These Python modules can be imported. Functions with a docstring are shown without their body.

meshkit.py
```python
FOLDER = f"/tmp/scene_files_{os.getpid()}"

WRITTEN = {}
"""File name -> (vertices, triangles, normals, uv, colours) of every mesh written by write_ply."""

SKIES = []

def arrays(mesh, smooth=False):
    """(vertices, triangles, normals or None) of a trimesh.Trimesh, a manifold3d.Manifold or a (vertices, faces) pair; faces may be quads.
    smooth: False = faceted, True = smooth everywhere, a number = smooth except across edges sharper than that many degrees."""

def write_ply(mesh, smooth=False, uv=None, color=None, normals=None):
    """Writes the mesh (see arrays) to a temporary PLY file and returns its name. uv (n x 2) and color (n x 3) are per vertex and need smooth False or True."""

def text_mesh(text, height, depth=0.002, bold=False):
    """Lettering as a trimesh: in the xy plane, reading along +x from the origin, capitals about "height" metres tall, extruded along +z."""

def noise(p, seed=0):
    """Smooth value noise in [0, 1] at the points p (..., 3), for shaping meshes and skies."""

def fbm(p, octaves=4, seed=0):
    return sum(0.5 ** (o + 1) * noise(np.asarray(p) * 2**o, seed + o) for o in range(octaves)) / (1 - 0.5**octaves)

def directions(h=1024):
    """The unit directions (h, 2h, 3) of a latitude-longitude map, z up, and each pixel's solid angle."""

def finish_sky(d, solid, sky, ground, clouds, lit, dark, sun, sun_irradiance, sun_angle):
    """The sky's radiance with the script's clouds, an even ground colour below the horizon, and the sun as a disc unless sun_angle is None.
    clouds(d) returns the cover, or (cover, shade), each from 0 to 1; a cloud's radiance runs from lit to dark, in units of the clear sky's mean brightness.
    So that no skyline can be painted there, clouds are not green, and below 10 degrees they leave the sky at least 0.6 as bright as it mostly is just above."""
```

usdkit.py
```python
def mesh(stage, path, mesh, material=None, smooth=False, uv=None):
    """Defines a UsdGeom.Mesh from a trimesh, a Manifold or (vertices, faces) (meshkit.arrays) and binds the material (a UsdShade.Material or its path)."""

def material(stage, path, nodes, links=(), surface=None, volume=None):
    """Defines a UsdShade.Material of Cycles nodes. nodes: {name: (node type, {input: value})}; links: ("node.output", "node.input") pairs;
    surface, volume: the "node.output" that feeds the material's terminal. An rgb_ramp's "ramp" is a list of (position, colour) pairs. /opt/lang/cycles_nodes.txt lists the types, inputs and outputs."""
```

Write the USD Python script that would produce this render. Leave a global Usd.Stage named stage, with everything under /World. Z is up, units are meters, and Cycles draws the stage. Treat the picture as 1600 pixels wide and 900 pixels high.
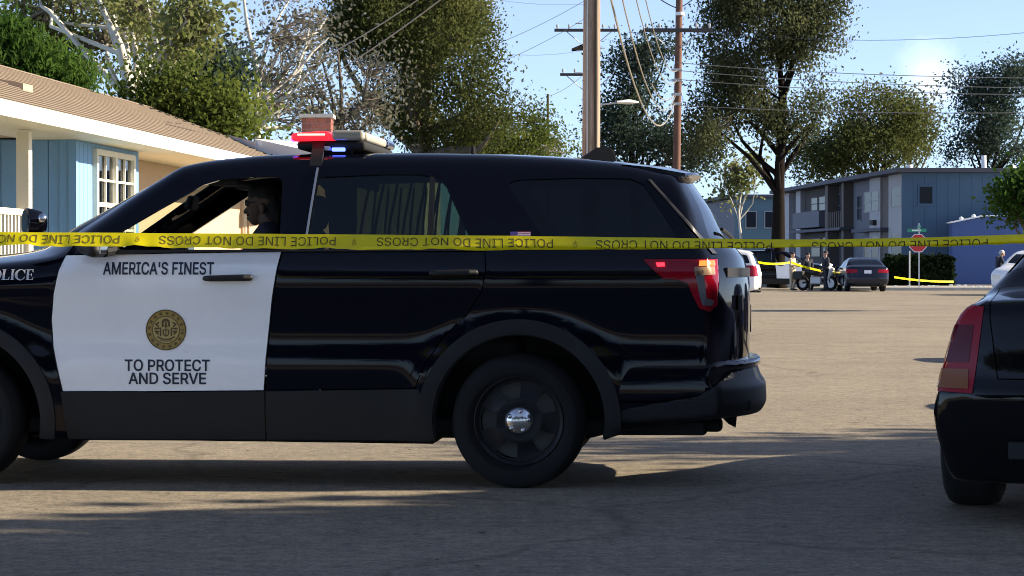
import math, random, re, numpy as np, trimesh, manifold3d as m3, usdkit, meshkit
from pxr import Usd, UsdGeom, UsdLux, UsdShade, Gf, Sdf
from scipy.interpolate import PchipInterpolator
from shapely.geometry import Polygon, box as sbox, Point, LineString
from shapely import affinity, union_all

stage = Usd.Stage.CreateInMemory()
UsdGeom.SetStageUpAxis(stage, UsdGeom.Tokens.z)
UsdGeom.SetStageMetersPerUnit(stage, 1.0)
UsdGeom.Xform.Define(stage, '/World')
PI = math.pi

# ------------------------------------------------------------------ camera
K = 1.35                                              # stretch of the depths given below
F, CX, CY, EYE = 3000.0 * K, 800.0, 450.0, 1.175          # focal length in pixels of the 1600x900 picture, eye height
PITCH = math.atan(38 / F)
cam = UsdGeom.Camera.Define(stage, '/World/camera')
cam.CreateHorizontalApertureAttr(36.0); cam.CreateVerticalApertureAttr(20.25)
cam.CreateFocalLengthAttr(36.0 * F / 1600); cam.CreateClippingRangeAttr(Gf.Vec2f(0.1, 2000))
cam.AddTranslateOp().Set(Gf.Vec3d(0, 0, EYE)); cam.AddRotateXOp().Set(90 - math.degrees(PITCH))
EXPOSURE = 1.4
cam.CreateExposureAttr(EXPOSURE)

# ------------------------------------------------------------------ sun and sky
SUN_AZ, SUN_EL = math.radians(2.0), math.radians(25.0)   # from the right
SUN = np.array([math.cos(SUN_EL) * math.cos(SUN_AZ), math.cos(SUN_EL) * math.sin(SUN_AZ), math.sin(SUN_EL)])
SKY_STRENGTH, SUN_STRENGTH = 0.088, 1.2
sun = UsdLux.DistantLight.Define(stage, '/World/sun')
sun.CreateIntensityAttr(SUN_STRENGTH); sun.CreateAngleAttr(0.5); sun.CreateNormalizeAttr(True); sun.CreateColorAttr(Gf.Vec3f(1.0, 0.87, 0.68))
sun.AddRotateXYZOp().Set(Gf.Vec3f(0, 90 - math.degrees(SUN_EL), math.degrees(SUN_AZ)))
cloud_at = np.array([655.0, F, 290.0]); cloud_at /= np.linalg.norm(cloud_at)
usdkit.material(stage, '/World/Looks/sky', {
    'sky': ('sky_texture', {'sky_type': 'single_scattering', 'sun_disc': False, 'sun_elevation': SUN_EL, 'sun_rotation': math.atan2(SUN[0], SUN[1]), 'air_density': 0.55, 'aerosol_density': 0.3, 'ozone_density': 6.0}),
    'tc': ('texture_coordinate', {}),
    'n': ('noise_texture', {'scale': 14.0, 'detail': 6.0, 'roughness': 0.6}),
    'd': ('vector_math', {'math_type': 'distance', 'vector2': cloud_at}),
    'a': ('math', {'math_type': 'multiply', 'value2': 0.042}),
    'b': ('math', {'math_type': 'add'}),
    'r': ('map_range', {'from_min': 0.014, 'from_max': 0.034, 'to_min': 0.5, 'to_max': 0.0, 'clamp': True}),
    'h': ('hsv', {'saturation': 0.74}),
    'm': ('mix_color', {'b': (9.0, 9.2, 9.6)}),
    'bg': ('background_shader', {'strength': SKY_STRENGTH})},
    [('tc.generated', 'n.vector'), ('tc.generated', 'd.vector1'), ('n.fac', 'a.value1'), ('d.value', 'b.value1'), ('a.value', 'b.value2'), ('b.value', 'r.value'),
     ('r.result', 'm.fac'), ('sky.color', 'h.color'), ('h.color', 'm.a'), ('m.result', 'bg.color')], surface='bg.background')
dome = UsdLux.DomeLight.Define(stage, '/World/sky')
UsdShade.MaterialBindingAPI.Apply(dome.GetPrim()).Bind(UsdShade.Material.Get(stage, '/World/Looks/sky'))
dome.GetPrim().SetCustomDataByKey('kind', 'structure'); dome.GetPrim().SetCustomDataByKey('label', 'pale blue clear sky with one small white cloud')

# ------------------------------------------------------------------ from the photograph to points of the place
def ray(px, py):
    a, b = (px - CX) / F, -(py - CY) / F
    return np.array([a, math.cos(PITCH) + b * math.sin(PITCH), -math.sin(PITCH) + b * math.cos(PITCH)])
def at(px, py, Y):
    d = ray(px, py); return np.array([0, 0, EYE]) + d * (Y * K / d[1])
def gnd(px, py, z=0.0):
    d = ray(px, py); return np.array([0, 0, EYE]) + d * ((z - EYE) / d[2])

# ------------------------------------------------------------------ objects
USED = {}
def numbered(parent, name):
    k = parent + '/' + name; n = USED.get(k, 0); USED[k] = n + 1
    return k if n == 0 else f'{k}_{n:03d}'
def tag(prim, label=None, cat=None, group=None, kind=None):
    for key, v in (('label', label), ('category', cat), ('group', group), ('kind', kind)):
        if v: prim.SetCustomDataByKey(key, v)
    return prim
def thing(name, label, cat, loc=(0, 0, 0), rotz=0.0, group=None):
    p = numbered('/World', name); x = UsdGeom.Xform.Define(stage, p)
    x.AddTranslateOp().Set(Gf.Vec3d(*map(float, loc))); x.AddRotateZOp().Set(float(rotz))
    tag(x.GetPrim(), label, cat, group)
    return p
def clone(src, label, loc, rotz=0.0, group=None):
    prim = stage.GetPrimAtPath(src); p = numbered('/World', re.sub(r'_[0-9]{3}$', '', src.rpartition('/')[2])); was = prim.GetCustomData()
    x = UsdGeom.Xform.Define(stage, p)
    x.GetPrim().GetReferences().AddInternalReference(Sdf.Path(src)); x.GetPrim().SetInstanceable(True)
    x.ClearXformOpOrder()
    x.GetPrim().GetAttribute('xformOp:translate').Set(Gf.Vec3d(*map(float, loc))); x.GetPrim().GetAttribute('xformOp:rotateZ').Set(float(rotz))
    x.SetXformOpOrder([UsdGeom.XformOp(x.GetPrim().GetAttribute('xformOp:translate')), UsdGeom.XformOp(x.GetPrim().GetAttribute('xformOp:rotateZ'))])
    tag(x.GetPrim(), label, was['category'], group or was.get('group'))
    return p
def part(name, mesh, mat, parent, smooth=30, label=None, kind=None):
    p = numbered(parent, name)
    m = usdkit.mesh(stage, p, mesh, '/World/Looks/' + mat, smooth=smooth)
    tag(m.GetPrim(), label, kind=kind)
    return p
def solo(name, mesh, mat, label, cat=None, group=None, kind=None, smooth=30):
    p = part(name, mesh, mat, '/World', smooth); tag(stage.GetPrimAtPath(p), label, cat, group, kind)
    return p

# ------------------------------------------------------------------ mesh helpers
cat_ = trimesh.util.concatenate
def bx(x0, x1, y0, y1, z0, z1):
    b = trimesh.creation.box((abs(x1 - x0), abs(y1 - y0), abs(z1 - z0))); b.apply_translation(((x0 + x1) / 2, (y0 + y1) / 2, (z0 + z1) / 2)); return b
def man(t):
    if isinstance(t, m3.Manifold): return t
    return m3.Manifold(m3.Mesh(np.ascontiguousarray(t.vertices, np.float32), np.ascontiguousarray(t.faces, np.uint32)))
def tri(m):
    k = m.to_mesh(); return trimesh.Trimesh(np.array(k.vert_properties[:, :3]), np.array(k.tri_verts), process=False)
def rbox(x0, x1, y0, y1, z0, z1, r):
    r = min(r, abs(x1 - x0) / 2.01, abs(y1 - y0) / 2.01, abs(z1 - z0) / 2.01); s = trimesh.creation.icosphere(subdivisions=2, radius=r).vertices
    P = np.vstack([s + (x, y, z) for x in (x0 + r, x1 - r) for y in (y0 + r, y1 - r) for z in (z0 + r, z1 - r)])
    return trimesh.Trimesh(P).convex_hull
def hullpts(P): return trimesh.Trimesh(np.asarray(P, float)).convex_hull
def hull_spheres(L, sub=2):
    return trimesh.Trimesh(np.vstack([trimesh.creation.icosphere(subdivisions=sub, radius=r).vertices + np.asarray(c) for c, r in L])).convex_hull
def tube(pts, rad, n=8, cap=True):
    pts = np.asarray(pts, float); rad = np.broadcast_to(np.asarray(rad, float), len(pts)); T = np.gradient(pts, axis=0); T /= np.linalg.norm(T, axis=1)[:, None] + 1e-12
    V = []; up = np.array([0, 0, 1.0]) if abs(T[0][2]) < 0.9 else np.array([1.0, 0, 0])
    for p, t, r in zip(pts, T, rad):
        a = np.cross(t, up); a /= np.linalg.norm(a) + 1e-12; b = np.cross(a, t); up = b
        V.append([p + r * (math.cos(q) * a + math.sin(q) * b) for q in np.arange(n) * 2 * PI / n])
    V = np.array(V).reshape(-1, 3); Fc = []
    for i in range(len(pts) - 1):
        for j in range(n):
            k = (j + 1) % n; Fc += [[i * n + j, (i + 1) * n + j, (i + 1) * n + k], [i * n + j, (i + 1) * n + k, i * n + k]]
    if cap:
        V = np.vstack([V, pts[:1], pts[-1:]]); a, b = len(V) - 2, len(V) - 1; o = (len(pts) - 1) * n
        for j in range(n):
            k = (j + 1) % n; Fc += [[a, j, k], [b, o + k, o + j]]
    t = trimesh.Trimesh(V, Fc, process=False); t.fix_normals() if False else None
    return t
def sag(a, b, drop, n=14):
    t = np.linspace(0, 1, n)[:, None]; P = np.asarray(a) * (1 - t) + np.asarray(b) * t; P[:, 2] -= (4 * drop * t * (1 - t))[:, 0]; return P
def revolve_y(prof, n=48):
    """profile (radius, y) turned about the y axis."""
    r = trimesh.creation.revolve(np.asarray(prof, float), sections=n)                      # about z
    R = np.array([[1, 0, 0, 0], [0, 0, 1, 0], [0, -1, 0, 0], [0, 0, 0, 1.0]]); r.apply_transform(R); return r
def prism_uz(poly, w0, w1):
    """polygon in (u, z) drawn out along w."""
    g = poly if isinstance(poly, Polygon) else Polygon(poly); g = g.buffer(0)
    gs = getattr(g, 'geoms', [g]); out = None
    for q in gs:
        m = m3.CrossSection([np.array(q.exterior.coords[:-1])] + [np.array(h.coords[:-1]) for h in q.interiors], m3.FillRule.EvenOdd).extrude(w1 - w0).translate((0, 0, w0))
        m = m.transform(np.array([[1, 0, 0, 0], [0, 0, 1, 0], [0, 1, 0, 0.0]]))
        out = m if out is None else out + m
    return out
def prism_wz(poly, u0, u1):
    m = m3.CrossSection([np.array(poly, float)], m3.FillRule.EvenOdd).extrude(u1 - u0).translate((0, 0, u0))
    return m.transform(np.array([[0, 0, 1, 0], [1, 0, 0, 0], [0, 1, 0, 0.0]]))
def prism_uw(poly, z0, z1):
    return m3.CrossSection([np.array(poly, float)], m3.FillRule.EvenOdd).extrude(z1 - z0).translate((0, 0, z0))
def cyl_w(u, z, r, w0, w1, n=72):
    return prism_uz(Point(u, z).buffer(r, n // 4), w0, w1)
def mirror_w(m): return m.mirror((0, 1, 0))
def smax(a, b, k):
    h = np.maximum(k - np.abs(a - b), 0) / k; return np.maximum(a, b) + h * h * k * 0.25
def sstep(x, a, b):
    t = np.clip((x - a) / (b - a), 0, 1); return t * t * (3 - 2 * t)

class Shell:
    """a vehicle body as the smooth meeting of its side view, its section and its plan; sampled along rays into a closed mesh."""
    def __init__(s, top, bot, tail, nose, sec, crown, rear, front, axis, k=0.10, extra=None, kt=0.06):
        P = lambda a: PchipInterpolator(*np.array(a, float).T, extrapolate=True)
        s.top, s.bot, s.tail, s.nose, s.sec = P(top), P(bot), P(tail), P(nose), P(sec)
        s.lim = [(a[0][0], a[-1][0]) for a in (top, bot, tail, nose, sec)]
        s.crown, s.rear, s.front, s.axis, s.k, s.extra, s.kt = crown, rear, front, axis, k, extra, kt
    def half(s, u, z):
        h = s.sec(np.clip(z, *s.lim[4]))
        return h + (s.extra(u, z) if s.extra else 0.0)
    def f(s, u, w, z):
        W = 0.95; q = np.abs(w) / W
        c, a, b = s.rear; ur = u + c * q ** 3 * sstep(u, a, b)
        c, a, b = s.front; ur = ur - c * q ** 2.2 * sstep(-u, -a, -b)
        uc = np.clip(ur, *s.lim[0]); v = z - s.top(uc) + s.crown * q ** 2
        g = smax(v, np.abs(w) - s.half(u, z), s.k)
        g = smax(g, s.bot(np.clip(ur, *s.lim[1])) - z, s.kt)
        g = smax(g, ur - s.tail(np.clip(z, *s.lim[2])), s.kt)
        return smax(g, s.nose(np.clip(z, *s.lim[3])) - ur, s.kt)
    def solid(s, off=0.0, ns=200, na=192, nf=44):
        """off > 0 grows the body."""
        u0, u1, zc = s.axis; th = np.arange(na) * 2 * PI / na; rows = []
        for p in np.linspace(-PI / 2, 0, nf)[1:-1]: rows.append((u0, math.sin(p), math.cos(p)))
        for u in np.linspace(u0, u1, ns): rows.append((u, 0.0, 1.0))
        for p in np.linspace(0, PI / 2, nf)[1:-1]: rows.append((u1, math.sin(p), math.cos(p)))
        R = np.array(rows); O = np.repeat(R[:, 0], na); du = np.repeat(R[:, 1], na); dc = np.repeat(R[:, 2], na)
        dw = dc * np.tile(np.cos(th), len(R)); dz = dc * np.tile(np.sin(th), len(R))
        O = np.concatenate([O, [u0, u1]]); du = np.concatenate([du, [-1, 1]]); dw = np.concatenate([dw, [0, 0]]); dz = np.concatenate([dz, [0, 0]])
        lo, hi = np.zeros(len(O)), np.full(len(O), 3.0)
        for _ in range(30):
            t = (lo + hi) / 2; inn = s.f(O + t * du, t * dw, zc + t * dz) - off < 0; lo = np.where(inn, t, lo); hi = np.where(inn, hi, t)
        V = np.stack([O + lo * du, lo * dw, zc + lo * dz], 1); n = len(R); Fc = []
        i, j = np.meshgrid(np.arange(n - 1), np.arange(na), indexing='ij'); k = (j + 1) % na
        a, b, c, d = i * na + j, (i + 1) * na + j, (i + 1) * na + k, i * na + k
        Fc = np.concatenate([np.stack([a, b, c], -1).reshape(-1, 3), np.stack([a, c, d], -1).reshape(-1, 3)])
        J = np.arange(na); K = (J + 1) % na; p0, p1 = n * na, n * na + 1; o = (n - 1) * na
        Fc = np.concatenate([Fc, np.stack([np.full(na, p0), J, K], 1), np.stack([np.full(na, p1), o + K, o + J], 1)])
        t = trimesh.Trimesh(V, Fc, process=False)
        if t.volume < 0: t.invert()
        return man(t)
    def at_w(s, u, z, off=0.0, near=True):
        """where the side's surface is, at (u, z)."""
        u, z = np.asarray(u, float), np.asarray(z, float); lo, hi = np.zeros(u.shape), np.full(u.shape, 1.6)
        for _ in range(30):
            t = (lo + hi) / 2; inn = s.f(u, t, z) - off < 0; lo = np.where(inn, t, lo); hi = np.where(inn, hi, t)
        return -lo if near else lo

# ------------------------------------------------------------------ materials
def M(name, nodes, links=(), surface='p.BSDF', volume=None): usdkit.material(stage, '/World/Looks/' + name, nodes, links, surface, volume)
def plain(name, col, rough=0.5, metal=0.0, coat=0.0, spec=None, var=0.0, scale=6.0, bump=0.0, bscale=60.0, crough=0.03):
    p = {'base_color': col, 'roughness': rough, 'metallic': metal, 'coat_weight': coat, 'coat_roughness': crough}
    if spec is not None: p['specular_ior_level'] = spec
    N, L = {'p': ('principled_bsdf', p)}, []
    if var or bump: N['tc'] = ('texture_coordinate', {})
    if var:
        c = np.array(col)
        N['n'] = ('noise_texture', {'scale': scale, 'detail': 6.0, 'roughness': 0.65}); N['r'] = ('rgb_ramp', {'ramp': [(0.25, tuple(c * (1 - var))), (0.75, tuple(np.minimum(c * (1 + var), 1)))]})
        L += [('tc.object', 'n.vector'), ('n.fac', 'r.fac'), ('r.color', 'p.base_color')]
    if bump:
        N['bn'] = ('noise_texture', {'scale': bscale, 'detail': 4.0}); N['b'] = ('bump', {'strength': bump, 'distance': 0.01}); L += [('tc.object', 'bn.vector'), ('bn.fac', 'b.height'), ('b.normal', 'p.normal')]
    M(name, N, L)
def glass(name, tint, ior=1.5, rough=0.0):
    M(name, {'t': ('transparent_bsdf', {'color': tint}), 'g': ('glossy_bsdf', {'color': (1, 1, 1), 'roughness': rough}), 'f': ('fresnel', {'IOR': ior}), 'm': ('mix_closure', {})},
      [('f.fac', 'm.fac'), ('t.BSDF', 'm.closure1'), ('g.BSDF', 'm.closure2')], surface='m.closure')
def leafmat(name, stops, trans=0.35):
    M(name, {'g': ('geometry', {}), 'r': ('rgb_ramp', {'ramp': stops}), 'd': ('diffuse_bsdf', {}), 't': ('translucent_bsdf', {}), 'm': ('mix_closure', {'fac': trans}),
             'tc': ('texture_coordinate', {}), 'n': ('noise_texture', {'scale': 0.55, 'detail': 2.0}), 'a': ('math', {'math_type': 'add'}), 's': ('math', {'math_type': 'multiply_add', 'value2': 1.3, 'value3': -0.65})},
      [('tc.object', 'n.vector'), ('n.fac', 's.value1'), ('g.random_per_island', 'a.value1'), ('s.value', 'a.value2'), ('a.value', 'r.fac'), ('r.color', 'd.color'), ('r.color', 't.color'), ('d.BSDF', 'm.closure1'), ('t.BSDF', 'm.closure2')], surface='m.closure')
def emit(name, col, strength, base=(0.4, 0.02, 0.02)):
    M(name, {'p': ('principled_bsdf', {'base_color': base, 'roughness': 0.15, 'emission_color': col, 'emission_strength': strength})})

plain('black_paint', (0.0015, 0.0018, 0.004), 0.05, spec=0.3)
plain('white_paint', (0.86, 0.85, 0.82), 0.3, coat=0.5, var=.03, scale=2.5)
plain('black_plastic', (0.006, 0.0062, 0.0068), 0.55, spec=.35, bump=0.15, bscale=500)
plain('grey_plastic', (0.022, 0.023, 0.026), 0.6)
plain('trim_highlight', (0.03, 0.03, 0.032), 0.35)
plain('lamp_grey', (0.10, 0.095, 0.10), 0.25)
plain('lamp_beige', (0.30, 0.19, 0.11), 0.2)
plain('brake_grey', (0.09, 0.09, 0.09), 0.5, .5)
plain('matte_black', (0.004, 0.004, 0.004), 0.85)
plain('rubber', (0.006, 0.006, 0.006), 0.8, spec=.25, var=0.4, scale=9)
plain('steel_black', (0.006, 0.006, 0.0075), 0.4, spec=.3)
plain('chrome', (0.75, 0.76, 0.78), 0.16, 1.0)
plain('bright_metal', (0.6, 0.6, 0.6), 0.35, 1.0)
plain('galvanised', (0.45, 0.46, 0.47), 0.5, 0.6)
plain('seat_cloth', (0.018, 0.018, 0.02), 0.9)
plain('lining', (0.05, 0.05, 0.052), 0.9)
plain('decal_navy', (0.012, 0.016, 0.035), 0.45)
plain('decal_silver', (0.55, 0.56, 0.58), 0.4)
plain('decal_gold', (0.30, 0.20, 0.045), 0.45, var=0.2, scale=60)
plain('decal_gold_light', (0.42, 0.31, 0.10), 0.45)
plain('decal_gold_dark', (0.07, 0.045, 0.012), 0.5)
plain('decal_red', (0.5, 0.05, 0.12), 0.5)
plain('decal_white', (0.7, 0.7, 0.75), 0.5)
plain('decal_blue', (0.08, 0.06, 0.25), 0.5)
glass('clear_glass', (0.72, 0.76, 0.72), 1.02); glass('rear_glass', (0.08, 0.09, 0.095), 3.0); glass('tinted_glass', (0.42, 0.5, 0.46)); glass('privacy_glass', (0.17, 0.185, 0.19)); glass('house_glass', (0.7, 0.72, 0.72))
M('tail_red', {'p': ('principled_bsdf', {'base_color': (0.23, 0.003, 0.012), 'roughness': 0.06, 'specular_ior_level': 0.35})})
M('tail_dark_red', {'p': ('principled_bsdf', {'base_color': (0.07, 0.001, 0.006), 'roughness': 0.06, 'specular_ior_level': 0.35})})
M('amber_lens', {'p': ('principled_bsdf', {'base_color': (0.20, 0.065, 0.02), 'roughness': 0.08, 'specular_ior_level': 0.4})})
M('clear_lens', {'p': ('principled_bsdf', {'base_color': (0.70, 0.63, 0.50), 'roughness': 0.2, 'coat_weight': 0.6})})
M('smoke_lens', {'p': ('principled_bsdf', {'base_color': (0.30, 0.27, 0.20), 'roughness': 0.15, 'coat_weight': 1.0})})
M('blue_lens', {'p': ('principled_bsdf', {'base_color': (0.008, 0.01, 0.05), 'roughness': 0.12, 'coat_weight': 1.0})})
emit('red_glow', (1.0, 0.015, 0.03), 0.75); emit('red_core', (1.0, 0.25, 0.18), 2.6); emit('red_lamp', (1.0, 0.02, 0.04), 1.5); emit('amber_glow', (1.0, 0.25, 0.03), 0.7); emit('blue_glow', (0.1, 0.15, 1.0), 2.0, (0.02, 0.02, 0.4)); emit('violet_glow', (0.35, 0.1, 1.0), 1.5, (0.1, 0.02, 0.4))
M('tape_yellow', {'p': ('diffuse_bsdf', {'color': (0.93, 0.80, 0.004)}), 't': ('translucent_bsdf', {'color': (0.92, 0.78, 0.004)}), 'g': ('glossy_bsdf', {'roughness': 0.25, 'color': (1, 1, 1)}), 'm': ('mix_closure', {'fac': 0.42}), 'm2': ('mix_closure', {'fac': 0.04})},
  [('p.BSDF', 'm.closure1'), ('t.BSDF', 'm.closure2'), ('m.closure', 'm2.closure1'), ('g.BSDF', 'm2.closure2')], surface='m2.closure')
plain('tape_ink', (0.10, 0.075, 0.006), 0.6)
plain('tape_ink_pale', (0.45, 0.33, 0.01), 0.6)
# ------------------------------------------------------------------ ground
def sheet(x0, x1, y0, y1, z, n=1):
    return trimesh.Trimesh([[x0, y0, z], [x1, y0, z], [x1, y1, z], [x0, y1, z]], [[0, 1, 2], [0, 2, 3]], process=False)
M('asphalt', {'tc': ('texture_coordinate', {}), 'g': ('geometry', {}),
    'n1': ('noise_texture', {'scale': 0.35, 'detail': 5.0, 'roughness': 0.6}), 'n2': ('noise_texture', {'scale': 42.0, 'detail': 5.0, 'roughness': 0.85}), 'n3': ('noise_texture', {'scale': 2.6, 'detail': 8.0, 'roughness': 0.78}),
    'n4': ('noise_texture', {'scale': 11.0, 'detail': 4.0, 'roughness': 0.75}), 'r4': ('rgb_ramp', {'ramp': [(0.30, (0.62, 0.62, 0.63)), (0.5, (1, 1, 1)), (0.70, (1.36, 1.34, 1.3))]}), 'm4': ('mix_color', {'blend_type': 'multiply', 'fac': 1.0}),
    'v': ('voronoi_texture', {'scale': 0.32, 'feature': 'distance_to_edge', 'randomness': 1.0}), 'w': ('noise_texture', {'scale': 1.6, 'detail': 5.0}), 'wm': ('mix_vector', {'fac': 0.35}),
    'cr': ('map_range', {'from_min': 0.0, 'from_max': 0.012, 'to_min': 0.7, 'to_max': 1.0, 'clamp': True}),
    'r1': ('rgb_ramp', {'ramp': [(0.3, (0.200, 0.171, 0.129)), (0.7, (0.272, 0.234, 0.176))]}),
    'r2': ('rgb_ramp', {'ramp': [(0.30, (0.40, 0.40, 0.40)), (0.5, (1, 1, 1)), (0.70, (1.7, 1.64, 1.52))]}),
    'r3': ('rgb_ramp', {'ramp': [(0.3, (0.78, 0.79, 0.80)), (0.7, (1.16, 1.14, 1.11))]}),
    'm1': ('mix_color', {'blend_type': 'multiply', 'fac': 1.0}), 'm2': ('mix_color', {'blend_type': 'multiply', 'fac': 1.0}), 'm3': ('mix_color', {'blend_type': 'multiply', 'fac': 1.0}),
    'b': ('bump', {'strength': 0.8, 'distance': 0.010}), 'p': ('principled_bsdf', {'roughness': 0.85, 'specular_ior_level': 0.3})},
  [('g.position', 'n1.vector'), ('g.position', 'n2.vector'), ('g.position', 'n3.vector'), ('g.position', 'w.vector'), ('g.position', 'wm.a'), ('w.color', 'wm.b'), ('wm.result', 'v.vector'), ('v.distance', 'cr.value'),
   ('n1.fac', 'r1.fac'), ('n2.fac', 'r2.fac'), ('n3.fac', 'r3.fac'), ('r1.color', 'm1.a'), ('r2.color', 'm1.b'), ('m1.result', 'm2.a'), ('r3.color', 'm2.b'), ('g.position', 'n4.vector'), ('n4.fac', 'r4.fac'), ('m2.result', 'm4.a'), ('r4.color', 'm4.b'), ('m4.result', 'm3.a'), ('cr.result', 'm3.b'), ('m3.result', 'p.base_color'),
   ('n2.fac', 'b.height'), ('b.normal', 'p.normal')])
plain('concrete', (0.36, 0.34, 0.30), 0.85, var=0.18, scale=3.0)
plain('earth', (0.14, 0.11, 0.07), 0.95, var=0.4, scale=1.5)
plain('lawn', (0.06, 0.085, 0.03), 0.95, var=0.45, scale=2.5)
solo('ground', sheet(-900, 900, -300, 1500, -0.02), 'earth', 'dry bare earth reaching to the horizon', kind='structure')
solo('road', sheet(-60, 70, -14, 215, 0.0), 'asphalt', 'wide worn asphalt street, tan in the sun', kind='structure')
# pavement along the houses on the left, and the corner pavement in front of the far flats
def slabs(name, poly, h, label, mat='concrete'):
    m = trimesh.creation.extrude_polygon(Polygon([(x, y * K) for x, y in poly]), h); solo(name, m, mat, label, kind='structure', smooth=False)
slabs('yard', [(-40, 13.9), (-3.9, 13.9), (-2.2, 34), (1.9, 44), (3.2, 70), (-40, 70)], 0.10, 'planted yard in front of the left hand houses', 'lawn')
slabs('pavement', [(-3.9, 13.9), (-2.9, 13.9), (-1.2, 33.6), (2.9, 43.6), (4.2, 70), (3.2, 70), (1.9, 44), (-2.2, 34)], 0.12, 'concrete pavement with kerb beside the left hand houses')
slabs('far_pavement', [(13.2, 84.2), (60, 82.4), (60, 92), (19.5, 92), (17.2, 130), (13.6, 130), (14.6, 92)], 0.13, 'concrete corner pavement and kerb below the blue flats')
slabs('far_planting', [(19.9, 91.6), (60, 91.6), (60, 94), (19.6, 94)], 0.16, 'strip of bare soil along the foot of the blue flats', 'earth')
# ------------------------------------------------------------------ the police car in front
YAW = math.radians(4.5)
A = np.array([math.cos(YAW), -math.sin(YAW), 0]); N = np.array([math.sin(YAW), math.cos(YAW), 0])     # A rearwards, N across to the far side
W0 = 0.985
O = gnd(811, 764)                                                          # where the near rear tyre stands
SEC = [(0.18, .88), (0.26, .915), (0.40, .945), (0.52, .955), (0.62, .958), (0.68, .957), (0.74, .950), (0.80, .949), (0.95, .960), (1.03, .972), (1.06, .973), (1.12, .972), (1.20, .955), (1.26, .935), (1.40, .875), (1.55, .802), (1.66, .745), (1.78, .675), (1.9, .60)]
SECF = PchipInterpolator(*np.array(SEC).T)
def uz(px, py, inset):
    d = ray(px, py); E = np.array([0, 0, EYE]); P0 = O + inset * N; t = np.dot(P0 - E, N) / np.dot(d, N); P = E + d * t
    return float(np.dot(P - O, A)), float(P[2])
def S(px, py):
    """pixel on the near side's surface -> (u, z)"""
    z = 1.0
    for _ in range(6): u, z = uz(px, py, W0 - float(SECF(min(max(z, .2), 1.85))))
    return u, z
def SP(*pts): return [S(*p) for p in pts]
RW = np.array(S(811, 659)); FW = np.array(S(-66, 650)); FW[1] = RW[1] = 0.352   # wheel centres
WH = 0.458
def arch_bulge(u, z):
    g = 0
    for c in (RW, FW):
        r = np.hypot(u - c[0], z - c[1]); g = g + 0.017 * np.exp(-((r - 0.50) / 0.10) ** 2) * (z > 0.1)
    return g * np.clip((1.05 - z) / 0.2, 0, 1)
roof = [uz(px, py, 0.40) for px, py in ((332, 246), (380, 240), (430, 236.5), (520, 234.5), (640, 234), (740, 235), (850, 239), (950, 246), (1010, 253), (1052, 262))]
uc, zc_ = uz(100, 362, 0.80)
wsl = [uz(px, py, 0.72) for px, py in ((108, 357), (160, 327), (200, 305), (250, 279), (300, 256))]
top = [(-4.2, 0.84), (-3.95, 1.02), (-3.6, 1.14), (-3.1, 1.215), (uc - 0.12, 1.262), (wsl[0][0], 1.375)] + wsl[1:] + roof[1:] + [(roof[-1][0] + .1, roof[-1][1] - .012), (roof[-1][0] + .6, roof[-1][1] - .08)]
def cl(px, py): return uz(px, py, W0)
g0, g1, t0, t1, t2 = cl(1086, 290), cl(1136, 372), cl(1163, 404), cl(1171, 440), cl(1171, 550)
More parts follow.
